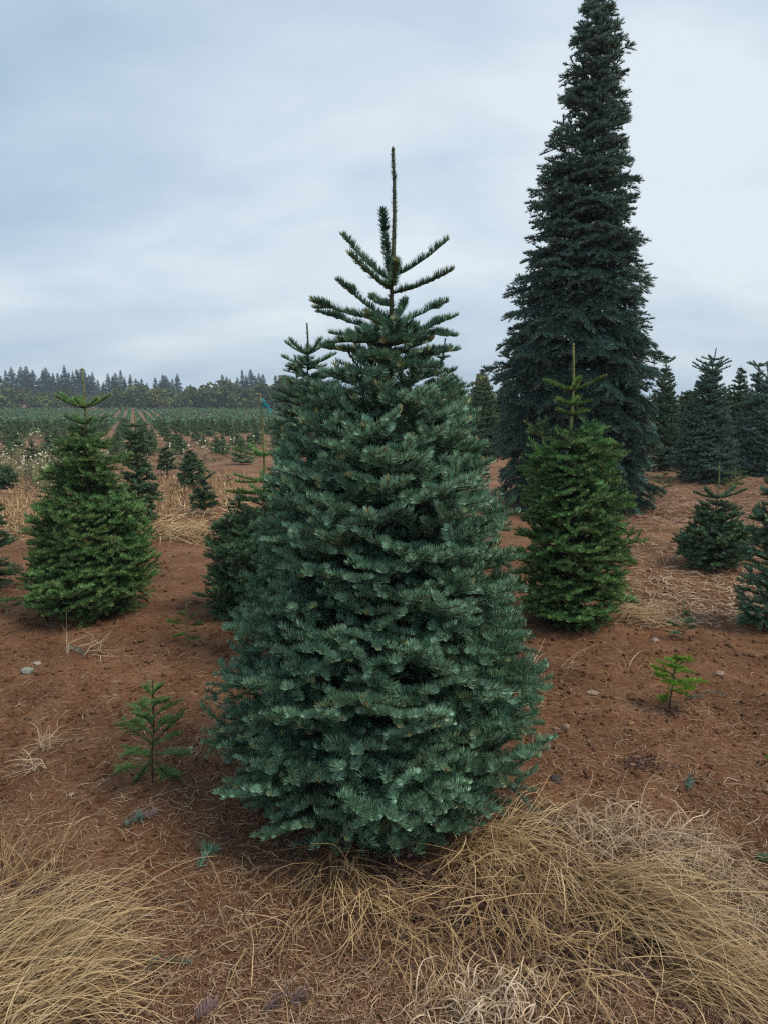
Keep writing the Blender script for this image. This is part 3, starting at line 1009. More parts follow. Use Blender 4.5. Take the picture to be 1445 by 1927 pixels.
# ------------------------------------------------------------------ planted rows of the lower field
def field():
    vpd = ray(250, 742)
    u = unit(np.array([vpd[0], vpd[1]]))
    v = np.array([u[1], -u[0]])
    rng = np.random.default_rng(77)
    pts = []
    for i in range(-75, 80):
        for j in range(5, 140):
            s = j * 1.0 + rng.normal(0, 0.28)
            w = i * 0.92 + 0.4 + rng.normal(0, 0.085)
            p = u * s + v * w
            if p[1] < 16 or p[1] > 118 or rng.random() < 0.15:
                continue
            z = float(gz(p[0], p[1]))
            # pixel column
            dz = (p[1] * math.cos(PITCH) - (z - CAM_H) * math.sin(PITCH))
            px = 722.5 + FPX * p[0] / dz
            if px < -40 or px > 940:
                continue
            if p[1] < 19 and (280 < px < 420 or px > 470):
                continue
            if p[1] < 45 and px > 640:
                continue
            if p[1] < 30 and rng.random() < 0.4:
                continue
            pts.append((p[0], p[1], z, px))
    pts.sort(key=lambda q: q[1] + (200 if q[3] > 545 else 0))
    protos = []
    for k in range(5):
        r2 = np.random.default_rng(200 + k)
        H = 1.0
        g = Geo()
        V, T = tube([(0, 0, -0.05), (0, 0, 0.5), (0.01, 0, H)], [0.02, 0.015, 0.006], 5)
        g.add(V, T, 1)
        for (zr, az, r_, z2) in plan([(0.12, 0.36), (0.3, 0.40), (0.6, 0.26), (0.92, 0.08)], 99, 0.16, 0.36, r2, (R(8), R(35)), wob=0.2):
            L = math.hypot(r_, z2 - zr)
            bg = branch_geo(max(L, 0.12), 'field', r2, 0.1, order_max=1)
            rx, rz = aim((math.sin(az) * r_, math.cos(az) * r_, z2 - zr))
            Vb, Tb, Mb, Cb = bg.arrays()
            mat = np.array(Matrix.Rotation(rz, 3, 'Z') @ Matrix.Rotation(rx, 3, 'X'))
            g.V.append(Vb @ mat.T + [0, 0, zr])
            g.T.append(Tb + g.n)
            g.M.append(Mb)
            g.C.append(Cb)
            g.n += len(Vb)
        protos.append(g.mesh('field_fir', [M['fieldgreen'], M['twig']]))
    print('field trees', len(pts), [len(p.polygons) for p in protos])
    for k, (x, y, z, px) in enumerate(pts[:300]):
        o = bpy.data.objects.new('field_fir', protos[k % 5])
        o.location = (x, y, z)
        s = rng.uniform(0.36, 0.66)
        o.scale = (s * 1.15, s * 1.15, s)
        o.rotation_euler = (0, 0, rng.uniform(0, 6.3))
        link(o)
        tag(o, 'small dark green fir planted in the rows of the far field', 'fir tree', 'small firs planted in rows in the far field')
    # the rest as one mass: little tiers of pointed sprays
    rest = pts[300:]
    n = len(rest)
    B = np.array([[q[0], q[1], q[2]] for q in rest])
    sc = rng.uniform(0.36, 0.66, n)
    K = 34
    az = rng.uniform(0, 6.28, (n, K))
    zz = np.tile(np.linspace(0.15, 0.8, K), (n, 1)) + rng.normal(0, 0.04, (n, K))
    rad = np.interp(zz, [0.1, 0.3, 0.9], [0.42, 0.46, 0.07]) * rng.uniform(0.7, 1.2, (n, K))
    dirv = np.stack([np.sin(az), np.cos(az), np.zeros_like(az)], -1)
    sv = np.stack([np.cos(az), -np.sin(az), np.zeros_like(az)], -1)
    root = np.zeros((n, K, 3))
    root[..., 2] = zz - 0.05
    tip = dirv * rad[..., None] + np.stack([0 * az, 0 * az, zz + 0.08], -1)
    mid = 0.55 * tip + 0.45 * root
    w = 0.11
    m1 = mid + sv * w + rng.normal(0, 0.02, (n, K, 3))
    m2 = mid - sv * w + rng.normal(0, 0.02, (n, K, 3))
    V = np.stack([root, m1, tip, m2], 2) * sc[:, None, None, None] + B[:, None, None, :]
    V = V.reshape(-1, 3)
    o_ = (np.arange(n * K) * 4)[:, None]
    T = np.stack([o_ + [0, 1, 2], o_ + [0, 2, 3]], 1).reshape(-1, 3)
    tint = np.repeat(np.clip(rng.normal(0.45, 0.2, n * K), 0, 1), 4)
    o = bpy.data.objects.new('distant_field_firs', mesh_from('distant_field_firs', V, T, [M['fieldgreen']], None, tint))
    link(o)
    tag(o, 'mass of small firs in converging rows across the distant field', 'fir trees', kind='stuff')


field()

# ------------------------------------------------------------------ far wood: bushes and skyline conifers
M['farconifer'] = needle_mat('far_conifer_needles', (0.016, 0.030, 0.022), (0.035, 0.062, 0.042), (0.05, 0.05, 0.03), 0.7, 0.1, 0.5)
M['farleaf'] = needle_mat('far_leaves', (0.034, 0.058, 0.018), (0.170, 0.205, 0.060), (0.24, 0.16, 0.05), 0.7, 0.1, 0.6)


def far_wood():
    rng = np.random.default_rng(5)
    con = []
    for k in range(5):
        g = Geo()
        n = 420
        t = rng.random(n) ** 0.8
        z = 0.10 + 0.88 * t
        prof = (1 - t) ** 0.8 * [0.17, 0.20, 0.15, 0.22, 0.18][k] * (0.75 + 0.35 * np.sin(t * 40 + k) * (1 - t)) + 0.006
        az = rng.uniform(0, 6.28, n)
        d = np.stack([np.sin(az), np.cos(az), 0 * az], 1)
        s = np.stack([np.cos(az), -np.sin(az), 0 * az], 1)
        c0 = np.stack([0 * z, 0 * z, z], 1)
        rr = prof * rng.uniform(0.7, 1.2, n)
        tip = c0 + d * rr[:, None] - np.array([0, 0, 1]) * (rr * 0.35)[:, None]
        w = (0.012 + rr * 0.22)[:, None]
        root = c0 + d * (rr * 0.1)[:, None]
        mid = 0.4 * root + 0.6 * tip + np.array([0, 0, 0.006])
        V = np.stack([root, mid + s * w, tip, mid - s * w], 1).reshape(-1, 3)
        o_ = (np.arange(n) * 4)[:, None]
        T = np.stack([o_ + [0, 1, 2], o_ + [0, 2, 3]], 1).reshape(-1, 3)
        g.add(V, T, 0, np.repeat(np.clip(rng.normal(0.4, 0.25, n), 0, 1), 4))
        crown = g.mesh('crown', [M['farconifer']])
        g = Geo()
        V, T = tube([(0, 0, -0.02), (0, 0, 0.5), (0, 0, 1.0)], [0.016, 0.01, 0.002], 6)
        g.add(V, T)
        con.append((crown, g.mesh('trunk', [M['darkstem']])))

    def put(name, px, Y, top, protos, k, width, label, cat, group):
        p = at(px, 760, Y)
        zb = float(gz(p[0], Y))
        H = float(at(px, top, Y)[2]) - zb
        t_ = thing(name, (p[0], Y, zb), label, cat, group)
        t_.scale = (H * width, H * width, H)
        t_.rotation_euler = (0, 0, random.uniform(0, 6.28))
        cr, tr = protos[k % len(protos)]
        link(bpy.data.objects.new('crown', cr), t_)
        link(bpy.data.objects.new('trunk', tr), t_)

    sky_x = [0, 30, 60, 100, 150, 180, 195, 215, 240, 262, 285, 300, 315, 335, 350, 362, 380, 400, 420, 440, 470, 500, 530, 560, 900, 1000, 1270, 1400]
    sky_y = [695, 690, 687, 690, 690, 697, 712, 698, 698, 708, 722, 704, 707, 703, 712, 724, 722, 722, 708, 696, 698, 698, 710, 712, 725, 722, 735, 720]
    k = 0
    x = -25.0
    while x < 620:
        yt = float(np.interp(x, sky_x, sky_y)) + abs(rng.normal(0, 13)) - 4
        put('skyline_conifer', x, float(rng.uniform(185, 225)), yt, con, k, float(rng.uniform(1.4, 2.6)), 'dark pointed conifer on the skyline wood beyond the field', 'conifer', 'conifers of the skyline wood')
        k += 1
        x += float(rng.uniform(5, 11))
    for x in list(np.arange(640, 1500, 20)):
        put('skyline_conifer', x, float(rng.uniform(190, 225)), float(rng.uniform(728, 738)), con, k, 1.1, 'dark pointed conifer on the skyline wood beyond the field', 'conifer', 'conifers of the skyline wood')
        k += 1

    leafs = []
    for k in range(5):
        g = Geo()
        lob = rng.normal(0, 1, (9, 3)) * [0.26, 0.26, 0.20] + [0, 0, 0.46]
        lr = rng.uniform(0.2, 0.34, 9)
        n = 1100
        li = rng.integers(0, 9, n)
        dirs = unit(rng.normal(size=(n, 3)))
        c = lob[li] + dirs * (lr[li] * rng.uniform(0.65, 1.02, n))[:, None]
        ok = c[:, 2] > 0.02
        c = c[ok]
        n = len(c)
        e1 = unit(rng.normal(size=(n, 3)))
        e2 = unit(np.cross(e1, rng.normal(size=(n, 3))))
        sz = rng.uniform(0.035, 0.085, n)[:, None]
        V = np.stack([c - e1 * sz, c + e2 * sz * 0.7, c + e1 * sz, c - e2 * sz * 0.7], 1).reshape(-1, 3)
        o_ = (np.arange(n) * 4)[:, None]
        T = np.stack([o_ + [0, 1, 2], o_ + [0, 2, 3]], 1).reshape(-1, 3)
        g.add(V, T, 0, np.stack([np.repeat(np.clip(rng.normal(0.45, 0.22, n), 0, 1), 4), np.full(4 * n, 0.0 if k else 0.25)], 1))
        crown = g.mesh('crown', [M['farleaf']])
        g = Geo()
        V, T = tube([(0, 0, -0.02), (0.01, 0, 0.3), (0.03, 0, 0.6)], [0.03, 0.022, 0.01], 6)
        g.add(V, T)
        leafs.append((crown, g.mesh('trunk', [M['darkstem']])))
    x = -30.0
    k = 0
    bx = [0, 40, 90, 130, 200, 255, 280, 310, 340, 390, 430, 480, 530]
    by = [722, 736, 742, 738, 742, 742, 728, 732, 738, 728, 732, 735, 722]
    while x < 600:
        yt = float(np.interp(x, bx, by)) + float(rng.normal(0, 4))
        put('round_bush', x, float(rng.uniform(121, 136)), yt, leafs, k, float(rng.uniform(0.9, 1.3)), 'rounded leafy tree in the hedge at the far edge of the field', 'tree', 'leafy trees along the far edge of the field')
        k += 1
        x += float(rng.uniform(9, 22))
    for x in np.arange(620, 1480, 34):
        put('round_bush', x, float(rng.uniform(123, 138)), float(rng.uniform(738, 748)), leafs, k, 1.1, 'rounded leafy tree in the hedge at the far edge of the field', 'tree', 'leafy trees along the far edge of the field')
        k += 1
    p = at(906, 760, 60)
    zb = float(gz(p[0], 60))
    put('round_bush', 906, 60, 712, leafs, 0, 0.75, 'pale olive leafy treetop between the big fir and the tall fir', 'tree', None)


far_wood()

# ------------------------------------------------------------------ grass, straw and litter
def blades(g, base, dir_, n, length, spread, lie, rng, w=0.0038, base_r=0.06, tint=(0.5, 0.26), segs=7, rise=1.0, curl=0.4, wander=0.22, kp=0.05, jit=0.075):
    """n long dry blades rooted round base, combed towards the heading dir_, rising then falling over"""
    a0 = math.atan2(dir_[0], dir_[1])
    n = int(n * 0.62)
    az = a0 + rng.normal(0, spread, n)
    L = length * rng.uniform(0.35, 1.2, n)
    b = np.stack([base[0] + rng.normal(0, base_r, n), base[1] + rng.normal(0, base_r, n), np.zeros(n)], 1)
    b[:, 2] = gz(b[:, 0], b[:, 1]) - 0.005
    pts = [b]
    el = np.clip(rng.normal(rise * 0.85, 0.32, n), -0.1, 1.5)
    fall = lie * rng.uniform(0.6, 1.4, n)
    p = b.copy()
    off = rng.uniform(0.004, 0.06, n)
    turn = rng.normal(0, wander, n)
    for i in range(segs):
        d = np.stack([np.sin(az) * np.cos(el), np.cos(az) * np.cos(el), np.sin(el)], 1)
        p = p + d * (L / segs)[:, None]
        fl = gz(p[:, 0], p[:, 1]) + off
        low = p[:, 2] < fl
        p[:, 2] = np.where(low, fl, p[:, 2])
        el = np.where(low, np.maximum(el, -0.05), el - fall / segs)
        kink = (rng.random(n) < kp) * rng.normal(0, 0.7, n)
        az = az + turn * curl + rng.normal(0, jit, n) + kink
        el = el + rng.normal(0, 0.10, n) - np.abs(kink) * 0.4
        pts.append(p.copy())
    P = np.stack(pts, 1)
    D = unit(np.gradient(P, axis=1))
    side = unit(np.cross(D, np.array([0, 0, 1.0])) + rng.normal(0, 0.3, (n, 1, 3)))
    t = np.linspace(0, 1, segs + 1)
    W = w * (1 - 0.75 * t)[None, :, None] * rng.uniform(0.6, 1.3, n)[:, None, None]
    V = np.stack([P - side * W / 2, P + side * W / 2], 2).reshape(-1, 3)
    k = 2 * (segs + 1)
    o = (np.arange(n) * k)[:, None, None]
    q = []
    for i in range(segs):
        q += [[2 * i, 2 * i + 2, 2 * i + 3], [2 * i, 2 * i + 3, 2 * i + 1]]
    T = (o + np.array(q)[None]).reshape(-1, 3)
    c = np.repeat(np.clip(rng.normal(tint[0], tint[1], n), 0, 1), k)
    g.add(V, T, 0, c)


GR = np.random.default_rng(404)


def tuft(label, parts, mat='straw', name='dry_grass_tuft'):
    """one clump of dry grass; parts = (px, py, heading degrees clockwise from away, n, length, spread, lie, rise, base radius, kwargs)"""
    g = Geo()
    c = ground(parts[0][0], parts[0][1])
    for (px, py, hd, n, l, sp, lie, rise, br, kw) in parts:
        bb = ground(px, py)
        blades(g, bb, (math.sin(R(hd)), math.cos(R(hd))), n, l, sp, lie, GR, base_r=br, rise=rise, **kw)
    V, T, Mi, Cc = g.arrays()
    me = mesh_from(name, V - c, T, [M[mat]], Mi, Cc)
    o = bpy.data.objects.new(name, me)
    o.location = tuple(c)
    link(o)
    tag(o, label, 'grass tuft')
    return o


K0 = {}
tuft('golden combed over grass clump filling the lower left corner', [(-40, 1900, 55, 420, 0.42, 0.28, 1.6, 0.55, 0.09, dict(kp=0.02, jit=0.045, tint=(0.6, 0.26))), (10, 1840, 62, 420, 0.36, 0.25, 1.5, 0.5, 0.07, dict(kp=0.02, jit=0.045, tint=(0.58, 0.26))),
                                                                    (-60, 1790, 65, 350, 0.40, 0.25, 1.6, 0.5, 0.07, dict(kp=0.02, jit=0.045, tint=(0.5, 0.26))), (40, 1930, 60, 380, 0.32, 0.3, 1.5, 0.45, 0.06, dict(kp=0.02, jit=0.045, tint=(0.62, 0.26)))])
tuft('thin upright tan grass at the left edge above the combed clump', [(10, 1660, 20, 130, 0.26, 0.9, 0.9, 1.1, 0.06, dict(tint=(0.4, 0.26), w=0.0022)), (70, 1650, 60, 110, 0.24, 0.8, 1.2, 0.8, 0.05, dict(tint=(0.42, 0.26), w=0.002))])
tuft('dry grass fan spilling towards the camera from under the big fir', [(640, 1660, 170, 200, 0.34, 0.55, 1.3, 0.75, 0.05, dict(tint=(0.5, 0.26))), (700, 1690, 160, 140, 0.30, 0.5, 1.3, 0.7, 0.05, dict(tint=(0.5, 0.26))),
                                                                        (560, 1760, 190, 55, 0.26, 0.7, 1.2, 0.8, 0.06, dict(tint=(0.45, 0.26))), (760, 1760, 165, 110, 0.3, 0.6, 1.4, 0.7, 0.07, dict(tint=(0.48, 0.26)))])
tuft('golden grass clump tucked under the right of the big fir', [(935, 1585, 100, 330, 0.30, 0.6, 1.7, 0.7, 0.05, dict(tint=(0.6, 0.26))), (880, 1610, 140, 220, 0.26, 0.7, 1.6, 0.6, 0.05, dict(tint=(0.56, 0.26)))])
tuft('tangled pale grass mound beyond the swept swath on the right', [(1090, 1590, 120, 260, 0.26, 1.3, 2.0, 0.8, 0.07, dict(tint=(0.5, 0.26))), (1200, 1590, 100, 260, 0.26, 1.4, 2.2, 0.8, 0.07, dict(tint=(0.45, 0.26))),
                                                                     (1290, 1620, 130, 220, 0.26, 1.3, 2.2, 0.8, 0.06, dict(tint=(0.45, 0.22)))], 'palestraw')
tuft('thick swath of dry grass swept towards the lower right corner', [(1130, 1690, 125, 460, 0.55, 0.22, 1.5, 0.6, 0.05, dict(kp=0.02, jit=0.045, tint=(0.55, 0.26))), (1190, 1740, 122, 380, 0.48, 0.22, 1.4, 0.5, 0.05, dict(kp=0.02, jit=0.045, tint=(0.55, 0.26))),
                                                                      (1090, 1660, 150, 260, 0.36, 0.4, 1.5, 0.6, 0.05, dict(tint=(0.5, 0.26))), (1270, 1830, 120, 300, 0.3, 0.28, 1.4, 0.5, 0.05, dict(kp=0.02, jit=0.045, tint=(0.52, 0.26)))])
tuft('loose dry grass between the fan and the swept swath', [(900, 1680, 150, 150, 0.34, 0.8, 1.5, 0.7, 0.08, dict(tint=(0.45, 0.22))), (980, 1720, 160, 160, 0.34, 0.7, 1.5, 0.7, 0.08, dict(tint=(0.45, 0.22))), (1000, 1640, 170, 240, 0.3, 0.8, 1.6, 0.7, 0.06, dict(tint=(0.5, 0.26))),
                                                            (880, 1800, 170, 120, 0.28, 0.9, 1.5, 0.7, 0.09, dict(tint=(0.42, 0.22))), (1060, 1820, 140, 150, 0.3, 0.7, 1.5, 0.6, 0.09, dict(tint=(0.45, 0.26)))])
tuft('arching grass at the right edge beside the dark hollow', [(1400, 1690, 190, 260, 0.30, 0.5, 1.6, 0.95, 0.06, dict(tint=(0.5, 0.26))), (1470, 1760, 200, 220, 0.3, 0.6, 1.5, 0.9, 0.06, dict(tint=(0.5, 0.26))), (1340, 1650, 220, 130, 0.24, 0.8, 1.8, 1.0, 0.06, dict(tint=(0.5, 0.26)))], 'palestraw')
tuft('curly broad bladed straw at the bottom edge', [(900, 1915, 10, 110, 0.16, 1.7, 3.4, 1.0, 0.06, dict(tint=(0.75, 0.26), w=0.0048, curl=0.9, wander=0.5)), (960, 1900, 20, 90, 0.16, 1.7, 3.2, 0.9, 0.05, dict(tint=(0.75, 0.26), w=0.0045, curl=0.9, wander=0.5)), (840, 1925, 0, 70, 0.14, 1.7, 3.0, 0.9, 0.05, dict(tint=(0.7, 0.26), w=0.004))], 'palestraw')
tuft('small pale grass tuft on the bare soil at left', [(85, 1410, 60, 110, 0.13, 1.6, 1.4, 0.8, 0.02, dict(tint=(0.5, 0.26), w=0.0025)), (80, 1445, 220, 50, 0.16, 0.6, 1.2, 0.3, 0.02, dict(tint=(0.6, 0.26), w=0.0028))], 'palestraw')
tuft('flattened golden grass tuft at the foot of the flat topped fir', [(1175, 1165, 95, 300, 0.40, 0.45, 1.7, 0.55, 0.06, dict(tint=(0.6, 0.26), w=0.005))])
tuft('flattened golden grass tuft beyond the waisted left fir', [(285, 1005, 85, 260, 0.7, 0.4, 1.7, 0.5, 0.10, dict(tint=(0.65, 0.26), w=0.010)), (330, 1010, 85, 200, 0.55, 0.4, 1.6, 0.4, 0.10, dict(tint=(0.65, 0.26), w=0.010))])
tuft('few stray straws at the bottom left of centre', [(430, 1740, 60, 45, 0.22, 1.8, 1.5, 0.3, 0.12, dict(tint=(0.45, 0.26), w=0.002, wander=0.5)), (560, 1880, 160, 50, 0.2, 1.2, 1.5, 0.8, 0.05, dict(tint=(0.5, 0.26), w=0.0022))])
tuft('dry weed stalk clump standing before the waisted left fir', [(130, 1228, 20, 14, 0.22, 1.0, 0.2, 1.25, 0.03, dict(tint=(0.5, 0.26), w=0.005))], 'palestraw', 'dry_weed')
tuft('leaning dry weed stalks right of the standing stalk clump', [(190, 1228, 20, 10, 0.2, 1.0, 0.2, 1.0, 0.03, dict(tint=(0.5, 0.26), w=0.005))], 'palestraw', 'dry_weed')
tuft('flat dry weed stalks lying before the waisted left fir', [(150, 1234, 80, 14, 0.3, 0.5, 0.4, 0.1, 0.03, dict(tint=(0.5, 0.26), w=0.006))], 'palestraw', 'dry_weed')
tuft('dry twiggy stalks lying right of the big fir', [(1060, 1262, 80, 14, 0.34, 0.5, 0.5, 0.15, 0.03, dict(tint=(0.5, 0.26), w=0.005))], 'palestraw', 'dry_weed')
tuft('short dry twigs touching the right edge of the big fir', [(1010, 1245, 60, 10, 0.22, 0.6, 0.4, 0.4, 0.03, dict(tint=(0.5, 0.26), w=0.005))], 'palestraw', 'dry_weed')
tuft('upright dry twigs on the soil left of the bright seedling', [(1190, 1258, 0, 10, 0.2, 1.2, 0.4, 0.9, 0.03, dict(tint=(0.45, 0.26), w=0.005))], 'palestraw', 'dry_weed')


def ground_points(n, y0, y1, rng, x0=-30, x1=1475, power=1.0):
    """random ground points inside the picture, spread evenly over the photo rows y0..y1"""
    px = rng.uniform(x0, x1, n)
    py = y0 + (y1 - y0) * rng.random(n) ** power
    cx = (px - 722.5) / FPX
    cy = (963.5 - py) / FPX
    sp, cp = math.sin(PITCH), math.cos(PITCH)
    dx, dy, dz = cx, cp + cy * sp, cy * cp - sp
    t = (CAM_H) / -dz
    for _ in range(12):
        x, y = dx * t, dy * t
        t = (CAM_H - gz(x, y)) / -dz
    x, y = dx * t, dy * t
    return np.stack([x, y, gz(x, y)], 1), px, py


def strips(name, P, length, width, rng, mat, tint, label, cat, lift=0.004, pitch=0.25, bend=0.3):
    """short bent strips lying on the ground (fallen needles, straws, twigs)"""
    n = len(P)
    az = rng.uniform(0, 6.28, n)
    el = rng.normal(0.05, pitch, n)
    d = np.stack([np.sin(az) * np.cos(el), np.cos(az) * np.cos(el), np.abs(np.sin(el))], 1)
    s = unit(np.cross(d, np.array([0, 0, 1.0])) + rng.normal(0, 0.35, (n, 3)))
    L = length * rng.uniform(0.5, 1.3, n)
    W = (width * rng.uniform(0.6, 1.3, n))[:, None] / 2
    p0 = P + np.array([0, 0, lift])
    mid = p0 + d * (L / 2)[:, None] + s * (L * rng.normal(0, bend * 0.4, n))[:, None]
    end = p0 + d * L[:, None]
    end[:, 2] -= L * 0.08
    mid[:, 2] = np.maximum(mid[:, 2], gz(mid[:, 0], mid[:, 1]) + lift * 0.6)
    end[:, 2] = np.maximum(end[:, 2], gz(end[:, 0], end[:, 1]) + lift * 0.6)
    V = np.stack([p0 - s * W * 0.8, p0 + s * W * 0.8, mid - s * W, mid + s * W, end], 1).reshape(-1, 3)
    o = (np.arange(n) * 5)[:, None]
    T = np.stack([o + [0, 1, 3], o + [0, 3, 2], o + [2, 3, 4]], 1).reshape(-1, 3)
    c = np.repeat(np.clip(rng.normal(tint[0], tint[1], n), 0, 1), 5)
    ob = bpy.data.objects.new(name, mesh_from(name, V, T, [mat], None, c))
    link(ob)
    tag(ob, label, cat, kind='stuff')


rl = np.random.default_rng(909)
P, px, py = ground_points(62000, 1040, 1960, rl, power=0.8)
keep = rl.random(len(P)) < 0.25 + 0.75 * (vnoise(P[:, 0] * 1.7, P[:, 1] * 1.7, 9) + 0.5)
strips('needle_litter', P[keep], 0.022, 0.0026, rl, M['litter'], (0.5, 0.22), 'dead fir needles and crumbs strewn over the soil', 'litter')
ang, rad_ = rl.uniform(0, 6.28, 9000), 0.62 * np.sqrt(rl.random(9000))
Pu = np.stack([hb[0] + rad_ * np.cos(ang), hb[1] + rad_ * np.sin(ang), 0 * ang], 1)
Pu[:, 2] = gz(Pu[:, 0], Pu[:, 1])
strips('fir_shade_needles', Pu, 0.024, 0.0028, rl, M['deadleaf'], (0.45, 0.25), 'dark needle mat painting the shade under the big fir', 'litter')  # dark strips put the shade below the crown into the litter colour
P, px, py = ground_points(5200, 1000, 1960, rl)
strips('straw_litter', P, 0.085, 0.0021, rl, M['palestraw'], (0.35, 0.22), 'loose straws and thin twigs scattered over the soil', 'litter', 0.006, 0.12, 0.5)
P, px, py = ground_points(4200, 985, 1180, rl, 1170, 1475)
strips('twig_litter', P[::2], 0.15, 0.0055, rl, M['palestraw'], (0.40, 0.25), 'pale flattened stalks between the firs on the right', 'litter', 0.01, 0.12, 0.4)
P, px, py = ground_points(3000, 915, 1020, rl, 0, 520)
strips('stubble_litter', P, 0.25, 0.011, rl, M['straw'], (0.5, 0.2), 'flattened dry grass beyond the left firs', 'dry grass', 0.012, 0.4, 0.4)
P, px, py = ground_points(5000, 870, 985, rl, 1180, 1475)
strips('dry_stalk_litter', P, 0.22, 0.010, rl, M['litter'], (0.6, 0.25), 'reddish dry stalks around the right young firs', 'litter', 0.01, 0.1, 0.4)


def standing_grass():
    """short dry grass in the far left clearing"""
    rng = np.random.default_rng(33)
    P_, px_, py_ = ground_points(6500, 890, 975, rng, -20, 520)
    nz_ = vnoise(P_[:, 0] * 0.5, P_[:, 1] * 0.5, 15)
    P_ = P_[nz_ > -0.06]
    n = len(P_)
    az = rng.uniform(0, 6.28, n)
    L = rng.uniform(0.04, 0.15, n)
    d = np.stack([np.sin(az) * 0.5, np.cos(az) * 0.5, np.ones(n)], 1)
    s = np.stack([np.cos(az), -np.sin(az), np.zeros(n)], 1)
    w = 0.007
    V = np.stack([P_ - s * w, P_ + s * w, P_ + d * L[:, None]], 1).reshape(-1, 3)
    o = bpy.data.objects.new('dry_grass', mesh_from('dry_grass', V, np.arange(3 * n).reshape(-1, 3), [M['straw']], None, np.repeat(np.clip(rng.normal(0.5, 0.2, n), 0, 1), 3)))
    link(o)
    tag(o, 'short tan grass standing in the clearing beyond the left firs', 'dry grass', kind='stuff')


standing_grass()


def flowers():
    """pale umbels of weeds between the field rows"""
    rng = np.random.default_rng(44)
    parts_ = [ground_points(900, 820, 905, rng, -20, 130), ground_points(700, 805, 885, rng, 130, 520), ground_points(260, 880, 925, rng, 60, 150), ground_points(500, 790, 850, rng, -20, 560)]
    P_ = np.concatenate([p[0] for p in parts_])
    keep_ = (vnoise(P_[:, 0] * 0.35, P_[:, 1] * 0.25, 21) > -0.05) & (rng.random(len(P_)) < 0.6)
    P_ = P_[keep_]
    n = len(P_)
    H = rng.uniform(0.08, 0.35, n)
    r_ = rng.uniform(0.012, 0.032, n) * np.clip(np.hypot(P_[:, 0], P_[:, 1]) / 22, 0.7, 1.6)
    c = P_ + np.stack([rng.normal(0, 0.05, n), rng.normal(0, 0.05, n), H], 1)
    a = np.arange(6) * math.pi / 3
    ring = np.stack([np.cos(a), np.sin(a), 0 * a], 1)
    tilt = rng.normal(0, 0.5, (n, 1, 2))
    V = c[:, None] + ring[None] * r_[:, None, None]
    V[..., 2] += (ring[None, :, 0] * tilt[..., 0] + ring[None, :, 1] * tilt[..., 1]) * r_[:, None]
    V = np.concatenate([V, (c + np.array([0, 0, 0.012]))[:, None]], 1).reshape(-1, 3)
    o = (np.arange(n) * 7)[:, None]
    T = np.stack([o + [k, (k + 1) % 6, 6] for k in range(6)], 1).reshape(-1, 3)
    g = Geo()
    g.add(V, T, 0, np.repeat(np.clip(rng.normal(0.6, 0.25, n), 0, 1), 7))
    stems(g, P_, c, 0.004, 0.003, 1)
    # weedy leaves and twigs
    q = np.repeat(P_, 5, 0) + rng.normal(0, 0.10, (5 * n, 3)) * [1, 1, 0]
    m = len(q)
    d = unit(rng.normal(size=(m, 3)) * [1, 1, 0.3] + [0, 0, 1.0])
    L = rng.uniform(0.1, 0.4, m)
    s = unit(np.cross(d, rng.normal(size=(m, 3)))) * 0.010
    V = np.stack([q - s, q + s, q + d * L[:, None]], 1).reshape(-1, 3)
    g.add(V, np.arange(3 * m).reshape(-1, 3), 2, np.repeat(rng.random(m), 3))
    mf = blade_mat('umbel_white', (0.28, 0.24, 0.15), (0.48, 0.43, 0.32), (0.72, 0.68, 0.56))
    ml = blade_mat('weed_leaf', (0.10, 0.09, 0.05), (0.20, 0.15, 0.10), (0.13, 0.16, 0.06))
    ob = bpy.data.objects.new('flowering_weeds', g.mesh('flowering_weeds', [mf, M['greenstem'], ml]))
    link(ob)
    tag(ob, 'white flowered weeds spread between the small firs of the field', 'weeds', kind='stuff')


flowers()


def soil_crumbs():
    rng = np.random.default_rng(66)
    P_, px_, py_ = ground_points(17000, 1020, 1960, rng)
    n = len(P_)
    r_ = (0.003 + 0.014 * rng.random(n) ** 3) * np.clip(np.hypot(P_[:, 0], P_[:, 1]) / 3, 0.7, 1.8)
    oct_ = np.array([[1, 0, 0], [-1, 0, 0], [0, 1, 0], [0, -1, 0], [0, 0, 0.8], [0, 0, -0.8]], float)
    V = P_[:, None] + (oct_[None] + rng.normal(0, 0.28, (n, 6, 3))) * r_[:, None, None]
    tri = np.array([[0, 2, 4], [2, 1, 4], [1, 3, 4], [3, 0, 4], [2, 0, 5], [1, 2, 5], [3, 1, 5], [0, 3, 5]])
    T = ((np.arange(n) * 6)[:, None, None] + tri[None]).reshape(-1, 3)
    o = bpy.data.objects.new('soil_crumbs', mesh_from('soil_crumbs', V.reshape(-1, 3), T, [M['soil']]))
    link(o)
    tag(o, 'loose crumbs of reddish soil', 'soil', kind='stuff')


soil_crumbs()


